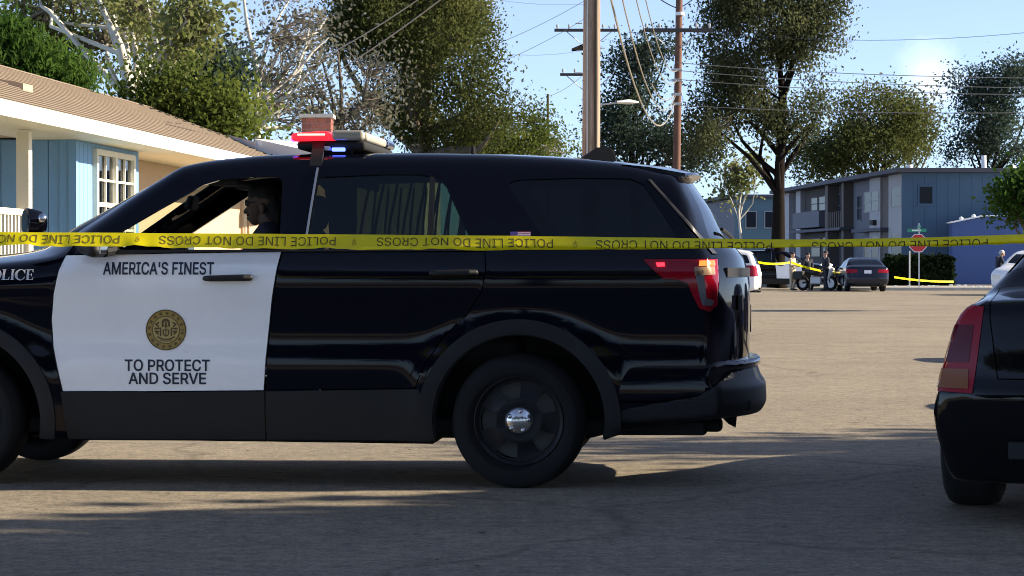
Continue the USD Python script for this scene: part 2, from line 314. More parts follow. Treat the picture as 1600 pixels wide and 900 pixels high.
tail = [(0.20, t2[0] - .10), (0.34, t2[0] - .03), (t2[1], t2[0]), (0.95, t1[0] + .005), (t1[1], t1[0]), (t0[1], t0[0] - .004), (g1[1], g1[0]), ((g0[1] + g1[1]) / 2, (g0[0] + g1[0]) / 2 + .012), (g0[1], g0[0]), (1.72, g0[0] - .07), (1.85, g0[0] - .2)]
sh = Shell(top=top, bot=[(-4.2, .30), (-3.4, .25), (-2.4, .235), (0.3, .235), (0.6, .30), (1.3, .36)], tail=tail,
           nose=[(0.15, -3.78), (0.35, -3.86), (0.6, -3.93), (0.9, -3.95), (1.05, -3.90), (1.2, -3.8)], sec=SEC, crown=0.055,
           rear=(0.21, 0.25, 1.05), front=(0.30, -1.35, -2.5), axis=(-3.1, 0.55, 0.86), k=0.09, extra=arch_bulge, kt=0.035)
body, inner, g_out, g_in, outer, outer2 = sh.solid(0), sh.solid(-.045), sh.solid(-.006), sh.solid(-.011), sh.solid(.010), sh.solid(.016)
NEAR, FAR = (-1.6, -0.2), (0.2, 1.6)
def both(poly):
    n = prism_uz(poly, *NEAR); return n, mirror_w(n)
shell = body - inner
arches = cyl_w(RW[0], RW[1], WH, -1.6, -.55) + cyl_w(RW[0], RW[1], WH, .55, 1.6) + cyl_w(FW[0], FW[1], WH, -1.6, -.55) + cyl_w(FW[0], FW[1], WH, .55, 1.6)
well = Polygon(SP((150, 390), (186, 364), (250, 327), (318, 289), (345, 281), (400, 277), (434, 276), (441, 284), (440, 320), (436, 390))).buffer(-.004).buffer(.004)
rwin = Polygon(SP((480, 390), (497, 277), (600, 272.5), (655, 272.5), (682, 277), (697, 292), (742, 390))).buffer(-.02).buffer(.02)
qwin = Polygon(SP((792, 287), (810, 281), (900, 278), (985, 279), (1005, 288), (1060, 372), (1062, 390), (862, 390))).buffer(-.02).buffer(.02)
ws = [(-.74, uc + .13), (-.5, uc + .03), (0, uc - .03), (.5, uc + .03), (.74, uc + .13), (.60, roof[0][0] - .05), (0, roof[0][0] - .16), (-.60, roof[0][0] - .05)]
ws = prism_uw([(u, w) for w, u in ws], 1.235, 1.9)
rg = prism_wz([(-.76, 1.275), (.76, 1.275), (.60, 1.60), (.52, 1.635), (-.52, 1.635), (-.60, 1.60)], 0.62, 1.7)
doorF = Polygon(SP((101, 399), (92, 422), (84, 460), (81, 500), (84, 542), (92, 582), (99, 611), (250, 611), (412, 609.5), (414, 570), (418, 530), (424, 470), (432, 420), (439, 393.5), (300, 396)))
doorR = Polygon(SP((442.5, 394), (435, 420), (427, 470), (421, 530), (417, 570), (415.5, 609), (648, 606), (660, 575), (690, 528), (728, 492), (752, 455), (758, 420), (757, 394)))
glassw = {'front': well, 'rear': rwin, 'quarter': qwin}
cuts = None
for p in (well, rwin, qwin):
    for m in both(p): cuts = m if cuts is None else cuts + m
cuts = cuts + ws + rg + arches
gap = 0.0055
panels = {}
for nm, p in (('front_door', doorF), ('rear_door', doorR)):
    for side, m in zip('nf', both(p)): panels[nm, side] = (shell ^ m)
allp = None
for p in (doorF, doorR):
    for m in both(p.buffer(gap, join_style=2)): allp = m if allp is None else allp + m
tlamp = Polygon(SP((1003, 404.5), (1060, 404), (1122, 404), (1124, 440), (1121, 478), (1109, 488), (1092, 482), (1082, 462), (1074, 443), (1058, 437.5), (1036, 436), (1018, 420))).buffer(.006).buffer(-.006)
tl_near, tl_far = both(tlamp)
gate_gap = prism_wz([(-.86, .62), (-.855, .62), (-.80, 1.0), (-.79, 1.26), (-.795, 1.26), (-.805, 1.0)], .7, 1.6)
main = shell - cuts - allp - tl_near - tl_far
EY = np.array([0, 0, EYE])
POS = O + W0 * N + RW[0] * A * 0
suv = thing('police_car', 'black and white police car across the street behind the near tape, red roof light lit', 'police car', (POS[0], POS[1], 0), -math.degrees(YAW))
part('body', main, 'black_paint', suv, 35)
for s in 'nf':
    fd = part('front_door', panels['front_door', s], 'white_paint', suv, 35, label='white front door with lettering and a gold seal')
    rd = part('rear_door', panels['rear_door', s], 'black_paint', suv, 35)
    if s == 'n': FD, RD = fd, rd
# glazing
gl = g_out - g_in
for nm, p, mt in (('rear_door_window', rwin, 'tinted_glass'), ('quarter_window', qwin, 'privacy_glass')):
    for m in both(p.buffer(.012)): part(nm, gl ^ m, mt, suv, 35)
part('front_door_window', gl ^ mirror_w(prism_uz(well.buffer(.012), *NEAR)), 'clear_glass', suv, 35) if False else None
part('windshield', gl ^ prism_uw([(u, w) for w, u in [(-.76, uc + .11), (-.5, uc + .01), (0, uc - .05), (.5, uc + .01), (.76, uc + .11), (.62, roof[0][0] - .03), (0, roof[0][0] - .14), (-.62, roof[0][0] - .03)]], 1.22, 1.9), 'clear_glass', suv, 35)
part('rear_window', gl ^ prism_wz([(-.78, 1.26), (.78, 1.26), (.62, 1.62), (.54, 1.655), (-.54, 1.655), (-.62, 1.62)], 0.62, 1.7), 'rear_glass', suv, 35)
# the pillar between the door windows, and trims
for s in (0, 1):
    f = both(Polygon(SP((478, 366), (495, 262), (498, 262), (481, 366))))[s]; part('door_seal', (outer - body) ^ f, 'bright_metal', suv, 35)
    f = both(Polygon(SP((672, 273), (679, 274), (676, 390), (667, 390))))[s]; part('window_bar', (body - inner) ^ f, 'black_plastic', suv, 35)
    f = both(Polygon(SP((135, 399.5), (300, 393.5), (742, 392), (742, 389), (140, 391))))[s]; part('window_sill_trim', (outer - inner) ^ f, 'black_plastic', suv, 35)
# lower cladding and wheel arch flares
clad = Polygon(SP((96, 612), (250, 613), (412, 611.5), (655, 608), (668, 640), (676, 694), (400, 690), (108, 686)))
ring = lambda c, r0, r1: Point(*c).buffer(r1, 24).difference(Point(*c).buffer(r0, 24)).difference(sbox(-9, -1, 9, .245))
for s in (0, 1):
    door_line = both(Polygon(SP((413.5, 606), (415.5, 606), (418, 694), (416, 694))))[s]
    side = m3.Manifold.cube((20, 3, 5)).translate((-10, -3.0 if s == 0 else 0, 0))
    part('rocker_panel', ((outer - inner) ^ both(clad)[s]) - arches - door_line, 'black_plastic', suv, 35)
    for c, nm in ((RW, 'wheel_arch_trim'), (FW, 'wheel_arch_trim')):
        part(nm, ((outer2 - inner) ^ both(ring(c, WH - .004, WH + .075))[s]), 'black_plastic', suv, 35)
# wheel wells and floor
for c in (RW, FW):
    for sgn in (-1, 1):
        w0, w1 = (-.93, -.56) if sgn < 0 else (.56, .93)
        liner = (cyl_w(c[0], c[1], WH + .003, w0, w1, 64) - cyl_w(c[0], c[1], WH - .012, w0 - (.1 if sgn < 0 else -.02), w1 - (.02 if sgn < 0 else -.1), 64)) ^ m3.Manifold.cube((12, 4, 3)).translate((-6, -2, .26))
        part('wheel_liner', liner, 'matte_black', suv, 30)
fl = rbox(-3.6, 0.98, -.80, .80, .27, .36, .03); part('floor_pan', fl, 'matte_black', suv, 30)
part('rear_underbody', cat_([rbox(.50, .98, -.55, .55, .30, .44, .04), rbox(.95, 1.06, -.74, -.60, .285, .36, .03)]), 'matte_black', suv, 30)
# rear bumper: painted upper, black lower
bs = lambda off, z0, z1, tl, side: Shell(top=[(-1, z1), (0.5, z1), (1.4, z1)], bot=[(-1, z0), (.45, z0), (1.0, z0 + .015), (1.4, z0 + .05)], tail=tl, nose=[(0, .30), (2, .30)], sec=side, crown=0.0, rear=(0.24, 0.25, 1.0), front=(0, -9, -10), axis=(.45, .85, (z0 + z1) / 2), k=.02, kt=.016).solid(off, 60, 300, 80)
bu = lambda px, py: cl(px, py)[0]
b1 = bs(0, .44, .665, [(.44, bu(1192, 600) - .02), (.50, bu(1191, 590)), (.57, bu(1181, 580)), (.61, bu(1182, 566)), (.64, bu(1188, 562)), (.67, bu(1187, 556))], [(.3, .962), (.5, .968), (.63, .960), (.67, .952)])
b2 = bs(0, .335, .625, [(.32, bu(1165, 655)), (.38, bu(1190, 640)), (.44, bu(1197, 625)), (.52, bu(1196, 600)), (.57, bu(1188, 586)), (.63, bu(1183, 572))], [(.3, .935), (.38, .962), (.5, .972), (.57, .965), (.63, .958)])
low = prism_uz(SP((940, 655), (985, 637), (1090, 619), (1118, 603), (1142, 584), (1240, 569), (1240, 720), (900, 720)), -2, 2)
bcut = arches + cyl_w(RW[0], RW[1], WH + .075, -1.6, 1.6)
part('rear_bumper', (b1 - bcut) - low, 'black_paint', suv, 35)
part('bumper_valance', ((b2 - bcut) ^ low), 'black_plastic', suv, 35)
for s in (-1, 1): part('bumper_dark_block', rbox(1.10, bu(1192, 620) - .075, s * .60 - .12, s * .60 + .12, .40, .46, .015), 'matte_black', suv, 30)  # solid matte black block, darker than the valance around it
part('tow_hook', hullpts([(u, w, z) for u, z in ((1.0, .40), (1.14, .38), (1.13, .29), (1.09, .31)) for w in (-.42, -.36)]), 'matte_black', suv, 30)
# tail lamps
for s, (m, sg) in enumerate(((tl_near, -1), (tl_far, 1))):
    lamp = part('tail_light', (sh.solid(.006) - inner) ^ both(tlamp.buffer(-.002))[s], 'tail_red', suv, 35)
    o9 = outer - sh.solid(-.01)
    part('chrome_strip', o9 ^ both(SP((1086, 424), (1099, 422), (1104, 466), (1116, 470), (1113, 478), (1098, 477), (1093, 462)))[s], 'lamp_grey', lamp, 35)
    part('reversing_lens', o9 ^ both(SP((1085, 417), (1117, 416), (1118, 429), (1086, 431)))[s], 'lamp_beige', lamp, 35)
    part('brake_lamp', o9 ^ both(SP((1025, 410.5), (1038, 410), (1039, 416), (1027, 416.5)))[s], 'red_lamp', lamp, 35)
    part('indicator', o9 ^ both(SP((1093, 407), (1117, 406.5), (1118, 415), (1092, 415.5)))[s], 'amber_glow', lamp, 35)
# tailgate furniture
gz = lambda py: cl(1170, py)[1]
def on_tail(w, z, off): return float(sh.tail(z)) - sh.rear[0] * (abs(w) / .95) ** 3 + off
def tail_strip(z0, z1, wmax, off, n=24):
    L = []
    for i in range(n):
        a, b = -wmax + 2 * wmax * i / n, -wmax + 2 * wmax * (i + 1) / n
        L.append(hullpts([(on_tail(w, (z0 + z1) / 2, d), w, z) for w in (a, b) for z in (z0, z1) for d in (-.03, off)]))
    return cat_(L)
part('tailgate_bar', tail_strip(gz(432), gz(418), .80, .010), 'black_plastic', suv, 30)
part('licence_plate', rbox(on_tail(0, .85, -.05), on_tail(0, .85, .004), -.15, .15, .80, .95, .002), 'grey_plastic', suv, 30)
part('tailgate_badge', rbox(on_tail(.6, 1.2, 0), on_tail(.55, 1.2, .012), .5, .62, 1.19, 1.22, .004), 'bright_metal', suv, 30)
part('tailgate_badge', rbox(on_tail(.6, 1.0, -.02), on_tail(.62, 1.0, .012), -.70, -.60, .93, 1.01, .004), 'grey_plastic', suv, 30)
# spoiler over the rear window
sp_prof = [cl(1000, 262), cl(1040, 266), cl(1094, 275.5), cl(1095, 279), cl(1070, 281), cl(1040, 279), cl(1000, 278)]
ss = []
for w in np.linspace(-.68, .68, 29):
    q = abs(w) / .95; k = -.21 * q ** 3; ss.append([(u + k, w, z - .035 * q ** 2 + .012) for u, z in sp_prof])
Vs = np.array(ss); n_, m_ = Vs.shape[:2]
fs = [[i * m_ + j, (i + 1) * m_ + j, (i + 1) * m_ + (j + 1) % m_, i * m_ + (j + 1) % m_] for i in range(n_ - 1) for j in range(m_)]
Vf = Vs.reshape(-1, 3); sp = trimesh.Trimesh(Vf, [[a, b, c] for a, b, c, d in fs] + [[a, c, d] for a, b, c, d in fs] + [[0, k, k + 1] for k in range(1, m_ - 1)] + [[(n_ - 1) * m_, (n_ - 1) * m_ + k + 1, (n_ - 1) * m_ + k] for k in range(1, m_ - 1)], process=False)
sp.fix_normals(); part('spoiler', sp, 'black_paint', suv, 40)
part('spoiler_lamp', rbox(cl(1038, 285)[0], cl(1062, 285)[0], -.16, .16, 1.60, 1.645, .012), 'grey_plastic', suv, 30)
part('wiper', tube([(on_tail(0, 1.30, .03), 0, 1.30), (on_tail(-.25, 1.34, .02), -.25, 1.34), (on_tail(-.5, 1.38, .035), -.5, 1.36)], .010, 6), 'matte_black', suv, 30)
# side window garnish, its reflected edge highlight painted on as grey
for s in (0, 1):
    part('pillar_trim', (outer - body) ^ both(SP((1012, 280), (1017, 280), (1121, 396), (1114, 396)))[s], 'trim_highlight', suv, 35)
# bars and partition behind the rear seat
bars = []
for s in (-1, 1):
    for k in range(11):
        u = -1.02 + .075 * k; bars.append(tube([(u, s * .84, 1.22), (u + .02, s * .765, 1.42), (u + .05, s * .68, 1.62)], .008, 6))
    for z, w in ((1.27, .83), (1.30, .82)): bars.append(tube([(-1.05, s * w, z), (-.2, s * w, z)], .007, 6))
for s in (0, 1): part('window_bars', cat_(bars[s * 13:(s + 1) * 13]), 'matte_black', suv, 30)
# seats, dash, wheel, screens
def seat(u, w, wid):
    return cat_([rbox(u - .28, u + .25, w - wid, w + wid, .62, .80, .06), hull_spheres([((u + .20, w - wid + .07, .78), .07), ((u + .20, w + wid - .07, .78), .07), ((u + .40, w - wid + .1, 1.32), .06), ((u + .40, w + wid - .1, 1.32), .06)]),
                 hull_spheres([((u + .42, w - .09, 1.42), .055), ((u + .42, w + .09, 1.42), .055), ((u + .43, w - .08, 1.52), .05), ((u + .43, w + .08, 1.52), .05)])])
for u, w, wd in ((-1.70, -.40, .26), (-1.70, .40, .26)): part('front_seat', seat(u, w, wd), 'seat_cloth', suv, 40)
part('rear_seat', cat_([rbox(-.55, .0, -.66, .66, .62, .80, .06), rbox(-.02, .16, -.66, .66, .75, 1.34, .07)]), 'seat_cloth', suv, 40)
part('partition', cat_([rbox(-.98, -.955, -.70, .70, .5, 1.22, .01), rbox(-.985, -.95, -.70, .70, 1.60, 1.66, .01)]), 'matte_black', suv, 30)
part('dashboard', hull_spheres([((-2.15, -.75, 1.10), .09), ((-2.15, .75, 1.10), .09), ((-2.45, -.72, 1.12), .06), ((-2.45, .72, 1.12), .06), ((-2.2, -.75, .85), .1), ((-2.2, .75, .85), .1)]), 'seat_cloth', suv, 40)
st = trimesh.creation.torus(.185, .016, 40, 10); st.apply_transform(trimesh.transformations.rotation_matrix(math.radians(65), (0, 1, 0))); st.apply_translation((-1.90, -.40, 1.06)); part('steering_wheel', st, 'matte_black', suv, 40)
part('interior_mirror', hull_spheres([((-1.93, -.09, 1.50), .022), ((-1.93, .09, 1.50), .022), ((-1.92, -.08, 1.54), .018), ((-1.92, .08, 1.54), .018)]), 'matte_black', suv, 40)
part('sun_visor', rbox(-1.72, -1.55, -.62, -.2, 1.60, 1.63, .012), 'lining', suv, 30); part('sun_visor', rbox(-1.72, -1.55, .2, .62, 1.60, 1.63, .012), 'lining', suv, 30)
part('cargo_box', rbox(.35, .95, -.5, .5, .6, 1.2, .03), 'matte_black', suv, 30)
# wheels
def wheel(parent, u, z, sg, r=.355, wd=.235, rim=.235, wout=.965, police=True, rim_mat='steel_black'):
    h = wd / 2; c = sg * (wout - h)
    prof = [(rim - .012, -h + .03), (rim + .005, -h + .008), (rim + .03, -h + .0), (r - .05, -h - .004), (r - .018, -h + .012), (r - .004, -h + .035), (r, -h + .07), (r, h - .07), (r - .004, h - .035), (r - .018, h - .012), (r - .05, h + .004), (r - .075, h + .001), (r - .08, h + .004), (r - .088, h + .001), (rim + .045, h), (rim + .04, h + .004), (rim + .03, h), (rim + .005, h - .008), (rim - .012, h - .03), (rim - .012, -h + .03)]
    t = revolve_y(prof, 72); t.apply_translation((u, c, z)); root = part('wheel', t, 'rubber', parent, 40)
    f = sg * h                                                                     # outer face
    D = lambda d: c + sg * (h - d)
    # rim barrel and lip
    b = revolve_y([(rim - .035, -h + .02), (rim - .02, h - .02), (rim - .004, h - .006), (rim + .004, h - .012), (rim - .008, h - .03), (rim - .022, -h + .02), (rim - .035, -h + .02)] if sg > 0 else [(rim - .035, h - .02), (rim - .022, h - .02), (rim - .008, -h + .03), (rim + .004, -h + .012), (rim - .004, -h + .006), (rim - .02, -h + .02), (rim - .035, h - .02)], 64)
    b.apply_translation((u, c, z)); part('rim', b, rim_mat, root, 40)
    disc = Point(0, 0).buffer(rim - .018, 24)
    if police:
        for k in range(5):
            q = math.radians(105 + 72 * k); hole = Polygon([(.125, -.030), (.185, -.052), (.197, 0), (.185, .052), (.125, .030)]).buffer(.008)
            disc = disc.difference(affinity.rotate(hole, math.degrees(q), origin=(0, 0)))
    else:
        for k in range(7):
            hole = Polygon([(.075, -.012), (rim - .045, -.062), (rim - .035, 0), (rim - .045, .062), (.075, .012)]).buffer(.004); disc = disc.difference(affinity.rotate(hole, 360 / 7 * k + 12, origin=(0, 0)))
    d = tri(prism_uz(disc, -.008, .008)); rr = np.hypot(d.vertices[:, 0], d.vertices[:, 2]); d = d.subdivide().subdivide() if police else d
    rr = np.hypot(d.vertices[:, 0], d.vertices[:, 2]); d.vertices[:, 1] += sg * (.030 * np.exp(-((rr - .10) / .05) ** 2) - .055 if police else -.03)
    d.apply_translation((u, c + f, z)); part('wheel_disc', d, rim_mat, root, 40)
    part('brake_disc', revolve_y([(0, -.01), (.20, -.01), (.20, .0), (.15, .012), (0, .012)], 40).apply_translation((u, c + sg * .01, z)), 'brake_grey', root, 40)
    if police:
        cap = revolve_y([(0, .034), (.03, .032), (.055, .024), (.072, .010), (.083, -.012), (.083, -.03), (0, -.03)] if sg > 0 else [(0, .03), (.083, .03), (.083, .012), (.072, -.010), (.055, -.024), (.03, -.032), (0, -.034)], 40)
        cap.apply_translation((u, c + f - sg * .03, z)); cp = part('hub_cap', cap, 'chrome', root, 40)
        for k in range(5):
            q = math.radians(80 + 72 * k); s_ = trimesh.creation.icosphere(subdivisions=2, radius=.013); s_.apply_translation((u + .053 * math.cos(q), c + f - sg * .006, z + .053 * math.sin(q))); part('lug_cover', s_, 'chrome', cp, 40)
    else:
        cap = trimesh.creation.icosphere(subdivisions=2, radius=.04); cap.apply_translation((u, c + f - sg * .03, z)); part('hub_cap', cap, rim_mat, root, 40)
for c in (RW, FW):
    for sg in (-1, 1): wheel(suv, c[0], c[1], sg)
part('axle', tube([(RW[0], -.8, .352), (RW[0], .8, .352)], .05, 10), 'matte_black', suv)
# door handles
def handle(px0, px1, py, sill):
    (u0, z), (u1, _) = S(px0, py), S(px1, py); L = []
    for m in (-1, 1):
        w = abs(float(sh.at_w(np.array([(u0 + u1) / 2]), np.array([z]))[0]))
        L.append(hull_spheres([((u0 + .02, m * (w + .012), z), .013), ((u0 + .05, m * (w + .026), z), .016), ((u1 - .05, m * (w + .028), z + .004), .018), ((u1 - .018, m * (w + .014), z + .004), .017)]))
    return L
for h_, dd, px in ((handle(315, 396, 435, 0), FD, None), (handle(668, 748, 427, 0), RD, None)):
    for m in h_: part('door_handle', m, 'black_plastic', suv, 40)
# mirrors and spotlights
for sg in (-1, 1):
    mz = part('door_mirror', hull_spheres([((-2.20, sg * 1.06, 1.245), .038), ((-2.20, sg * 1.20, 1.245), .038), ((-2.21, sg * 1.07, 1.305), .036), ((-2.21, sg * 1.19, 1.30), .036), ((-2.27, sg * 1.10, 1.27), .045)]), 'black_plastic', suv, 40)
    part('mirror_arm', tube([(-2.16, sg * .93, 1.245), (-2.18, sg * 1.06, 1.235)], .028, 8), 'black_plastic', mz, 40)
    part('mirror_glass', rbox(-2.167, -2.161, sg * 1.05, sg * 1.21, 1.225, 1.32, .002), 'chrome', mz, 30)
u_s, z_s = uz(49, 348, .10)
for sg in (-1, 1):
    h = revolve_y([(0, .085), (.045, .075), (.068, .045), (.077, 0), (.079, -.03), (.070, -.036), (0, -.03)], 32); h.apply_transform(trimesh.transformations.rotation_matrix(math.radians(-60), (0, 0, 1))); h.apply_translation((u_s, sg * .885, z_s))
    sl = part('spotlight', h, 'black_paint', suv, 40)
    part('spotlight_arm', tube([(u_s + .06, sg * .885, z_s - .05), (u_s + .13, sg * .87, z_s - .10), (u_s + .32, sg * .84, z_s - .07)], .012, 8), 'matte_black', sl, 40)
    ls = trimesh.creation.icosphere(subdivisions=2, radius=.028); ls.apply_translation((u_s + .066, sg * .885 - .03, z_s + .02)); part("spotlight_knob", ls, 'chrome', sl, 40)
# roof light bar
ub, zb = uz(455, 236, .38)[0], float(sh.top(-1.0)) - .02
u1b = uz(568, 236, .38)[0]; L0, L1 = -.62, .62
zt = uz(520, 205, .40)[1]
bar = part('light_bar', cat_([rbox(ub + .03, u1b + .01, L0 + .02, L1 - .02, zb + .022, zb + .070, .02), rbox(ub + .10, u1b - .08, -.50, -.42, zb - .01, zb + .05, .01), rbox(ub + .10, u1b - .08, .42, .50, zb - .01, zb + .05, .01)]), 'matte_black', suv, 40)
um = (ub + u1b) / 2 + .02
def lens(u0, u1, h0, h1, w0, w1):
    r = .02; return hull_spheres([((u, w, z), r) for w in (w0 + r, w1 - r) for u, z in ((u0 + r, zb + .092), (u1 - r, zb + .090), (u0 + r, zb + h0 - r), (u1 - r, zb + h1 - r))])
part('red_lens', lens(ub, um - .003, .108, .122, L0, L0 + .26), 'red_glow', bar, 40, label='glowing red lens')
part('smoked_lens', lens(um + .003, u1b, .126, .126, L0 + .002, L0 + .10), 'smoke_lens', bar, 40)
part('clear_lens', lens(um + .003, u1b + .015, .125, .12, L0 + .11, .27), 'clear_lens', bar, 40)
part('clear_lens', lens(ub, um - .003, .108, .118, L0 + .28, .27), 'clear_lens', bar, 40)
part('blue_lens', lens(ub, u1b + .02, .122, .122, .30, L1), 'blue_lens', bar, 40, label='dark blue unlit lens')
part('lamp_core', rbox(ub + .035, um - .03, L0 - .003, L0 + .03, zb + .098, zb + .107, .003), 'red_core', bar, 30); part('violet_lamp', rbox(ub - .006, ub + .03, L0 + .03, L0 + .10, zb + .068, zb + .088, .006), 'violet_glow', bar, 30)
part('side_lamp', rbox(u1b - .17, u1b - .10, L0 - .004, L0 + .03, zb + .012, zb + .032, .005), 'blue_glow', bar, 30); part('side_lamp', rbox(u1b - .215, u1b - .18, L0 - .004, L0 + .03, zb + .016, zb + .04, .005), 'decal_white', bar, 30)
for sg in (-1, 1):
    us = uz(494, 240, .3)[0]; part('bar_strap', hullpts([(u, sg * w, z) for u in (us - .03, us + .035) for w, z in ((.60, zb + .06), (.585, zb + .055), (.735, zb - .105), (.72, zb - .11), (.70, zb - .03))]), 'black_plastic', bar, 30)
# roof antennas
uf, zf = uz(938, 246, W0)
part('fin_antenna', hullpts([(uf - .11, 0, zf + .0), (uf + .09, -.02, zf - .02), (uf + .09, .02, zf - .02), (uf - .11, -.03, zf - .01), (uf - .11, .03, zf - .01), (uf + .05, 0, zf + .058), (uf - .02, 0, zf + .056), (uf + .075, 0, zf + .04)]), 'black_plastic', suv, 40)
ua, za = uz(737, 236, .6); part('roof_antenna', tube([(ua, -.3, za - .02), (ua, -.3, za + .03)], .012, 8), 'matte_black', suv)
# lettering
def conform(t2, u0, z0, off=.0015):
    """lettering in its own plane (x right, y up, z out) laid on the near side at (u0, z0)"""
    t2 = t2.subdivide_to_size(.03, 14) if (t2.edges_unique_length > .03).any() else t2
    V = t2.vertices.copy(); u, z = u0 + V[:, 0], z0 + V[:, 1]; w = sh.at_w(u, z) - off - V[:, 2]
    return trimesh.Trimesh(np.stack([u, w, z], 1), t2.faces, process=False)
def words(text, px0, px1, py_base, py_top, off=.0015, bold=True):
    t = meshkit.text_mesh(text, 1.0, .001, bold); b = t.bounds; (u0, z0), (u1, _), (_, z1) = S(px0, py_base), S(px1, py_base), S(px0, py_top)
    V = t.vertices.copy(); V[:, 0] = (V[:, 0] - b[0, 0]) * (u1 - u0) / (b[1, 0] - b[0, 0]); V[:, 1] = V[:, 1] * (z1 - z0); t = trimesh.Trimesh(V, t.faces, process=False)
    return conform(t, u0, z0, off)
part('lettering', words("AMERICA'S FINEST", 161, 334, 428.5, 410), 'decal_navy', FD, False, label="dark lettering reading AMERICA'S FINEST")
part('lettering', words('TO PROTECT', 195, 328, 579, 562), 'decal_navy', FD, False, label='dark lettering reading TO PROTECT')
part('lettering', words('AND SERVE', 201, 322, 599.5, 582.5), 'decal_navy', FD, False, label='dark lettering reading AND SERVE')
def flat(poly, off, d=.0012):
    out = []
    for g in getattr(poly, 'geoms', [poly]):
        if g.area < 1e-7: continue
        m = trimesh.creation.extrude_polygon(g, d, engine='earcut'); m.apply_translation((0, 0, off)); out.append(m)
    return cat_(out)
us_, zs_ = S(259.5, 515.5); R_ = (S(291, 515)[0] - S(228, 515)[0]) / 2
Cc = lambda r: Point(0, 0).buffer(r * R_, 32)
seal = part('seal', conform(flat(Cc(1), 0), us_, zs_), 'decal_gold', FD, False, label='round gold city seal')
part('seal_ring', conform(flat(Cc(.99).difference(Cc(.95)).union(Cc(.68).difference(Cc(.645))), .0014), us_, zs_), 'decal_gold_dark', seal, False)
part('seal_field', conform(flat(Cc(.645), .0014), us_, zs_), 'decal_gold_light', seal, False)
crest = [sbox(-.045, .12, .045, .38), Point(0, .36).buffer(.20).difference(Point(0, .30).buffer(.12)), sbox(-.20, .14, -.14, .40), sbox(.14, .14, .20, .40)]
crest += [sbox(-.30, -.30, -.24, .12), sbox(.24, -.30, .30, .12), sbox(-.02, -.3, .02, .1), Polygon([(-.16, .02), (.16, .02), (.16, -.22), (0, -.34), (-.16, -.22)]).difference(Polygon([(-.11, -.03), (.11, -.03), (.11, -.2), (0, -.28), (-.11, -.2)]))]
for sx in (-1, 1):
    crest += [LineString([(sx * .36, .36), (sx * .50, .28), (sx * .38, .18)]).buffer(.035), LineString([(sx * .36, .08), (sx * .53, .06)]).buffer(.045), LineString([(sx * .36, -.08), (sx * .53, -.06), (sx * .40, -.2)]).buffer(.035)]
crest += [LineString([(-.42, -.34), (-.2, -.44), (0, -.47), (.2, -.44), (.42, -.34)]).buffer(.03), LineString([(-.3, -.50), (0, -.56), (.3, -.50)]).buffer(.015)]
part('seal_crest', conform(flat(affinity.scale(union_all(crest), R_, R_, origin=(0, 0)), .0028), us_, zs_), 'decal_gold_dark', seal, False)
ticks = union_all([affinity.rotate(sbox(.76, -.022, .89, .022), a + 6 * (k % 2), origin=(0, 0)) for k, a in enumerate(range(0, 360, 11))])
part('seal_rim_marks', conform(flat(affinity.scale(ticks, R_, R_, origin=(0, 0)), .0014), us_, zs_), 'decal_gold_dark', seal, False)
# serif capitals for the wing
def serif(ch):
    sb = lambda a, b, c, d: sbox(a, b, c, d)
    stem = lambda x: [sb(x, 0, x + .17, 1), sb(x - .07, 0, x + .24, .05), sb(x - .07, .95, x + .24, 1)]
    if ch == 'I': return union_all(stem(.07)), .36
    if ch == 'L': return union_all(stem(.07) + [sb(.1, 0, .62, .06), Polygon([(.56, 0), (.66, .30), (.62, .30), (.50, .05)])]), .72
    if ch == 'E': return union_all(stem(.07) + [sb(.1, 0, .6, .06), sb(.1, .94, .6, 1), sb(.2, .47, .45, .53), sb(.43, .36, .48, .64), Polygon([(.54, 0), (.64, .28), (.60, .28), (.48, .05)]), Polygon([(.54, 1), (.61, .74), (.57, .74), (.48, .95)])]), .70
    el = lambda rx, ry: affinity.scale(Point(.45, .5).buffer(1, 24), rx, ry)
    if ch == 'O': return el(.45, .52).difference(el(.26, .46)), .95
    if ch == 'C': return el(.45, .52).difference(affinity.translate(el(.30, .46), .05, 0)).difference(sb(.70, .30, 1, .70)).union(Polygon([(.78, .98), (.83, .98), (.83, .64), (.78, .64), (.70, .85)])), .92
    if ch == 'P': return union_all(stem(.07) + [affinity.scale(Point(.30, .72).buffer(1, 24), .36, .28).difference(affinity.scale(Point(.30, .72).buffer(1, 24), .20, .22)).intersection(sb(.2, .4, .8, 1))]), .72
x, gl_ = 0, []
for ch in 'POLICE':
    g, adv = serif(ch); gl_.append(affinity.translate(g, x, 0)); x += adv
wd = union_all(gl_); (u1_, z1_), (_, z2_) = S(52.5, 437.5), S(52.5, 421); hh = z2_ - z1_
wd = affinity.scale(wd, hh * 1.17, hh, origin=(0, 0)); wd = affinity.translate(wd, -wd.bounds[2], 0)
part('lettering', conform(flat(wd, 0), u1_, z1_), 'decal_silver', suv, False, label='silver serif lettering reading POLICE')
# flag sticker on the quarter window
(ua, za), (ub_, zb_) = S(797, 372), S(829, 362)
fl_ = part('flag_sticker', conform(flat(sbox(0, 0, ub_ - ua, zb_ - za), 0), ua, za), 'decal_red', suv, False)
part('sticker_stripe', conform(flat(union_all([sbox(0, k * .0085, ub_ - ua, k * .0085 + .004) for k in range(4)]), .0015), ua, za), 'decal_white', fl_, False)
part('sticker_corner', conform(flat(sbox(0, .017, .04, zb_ - za), .003), ua, za), 'decal_blue', fl_, False)
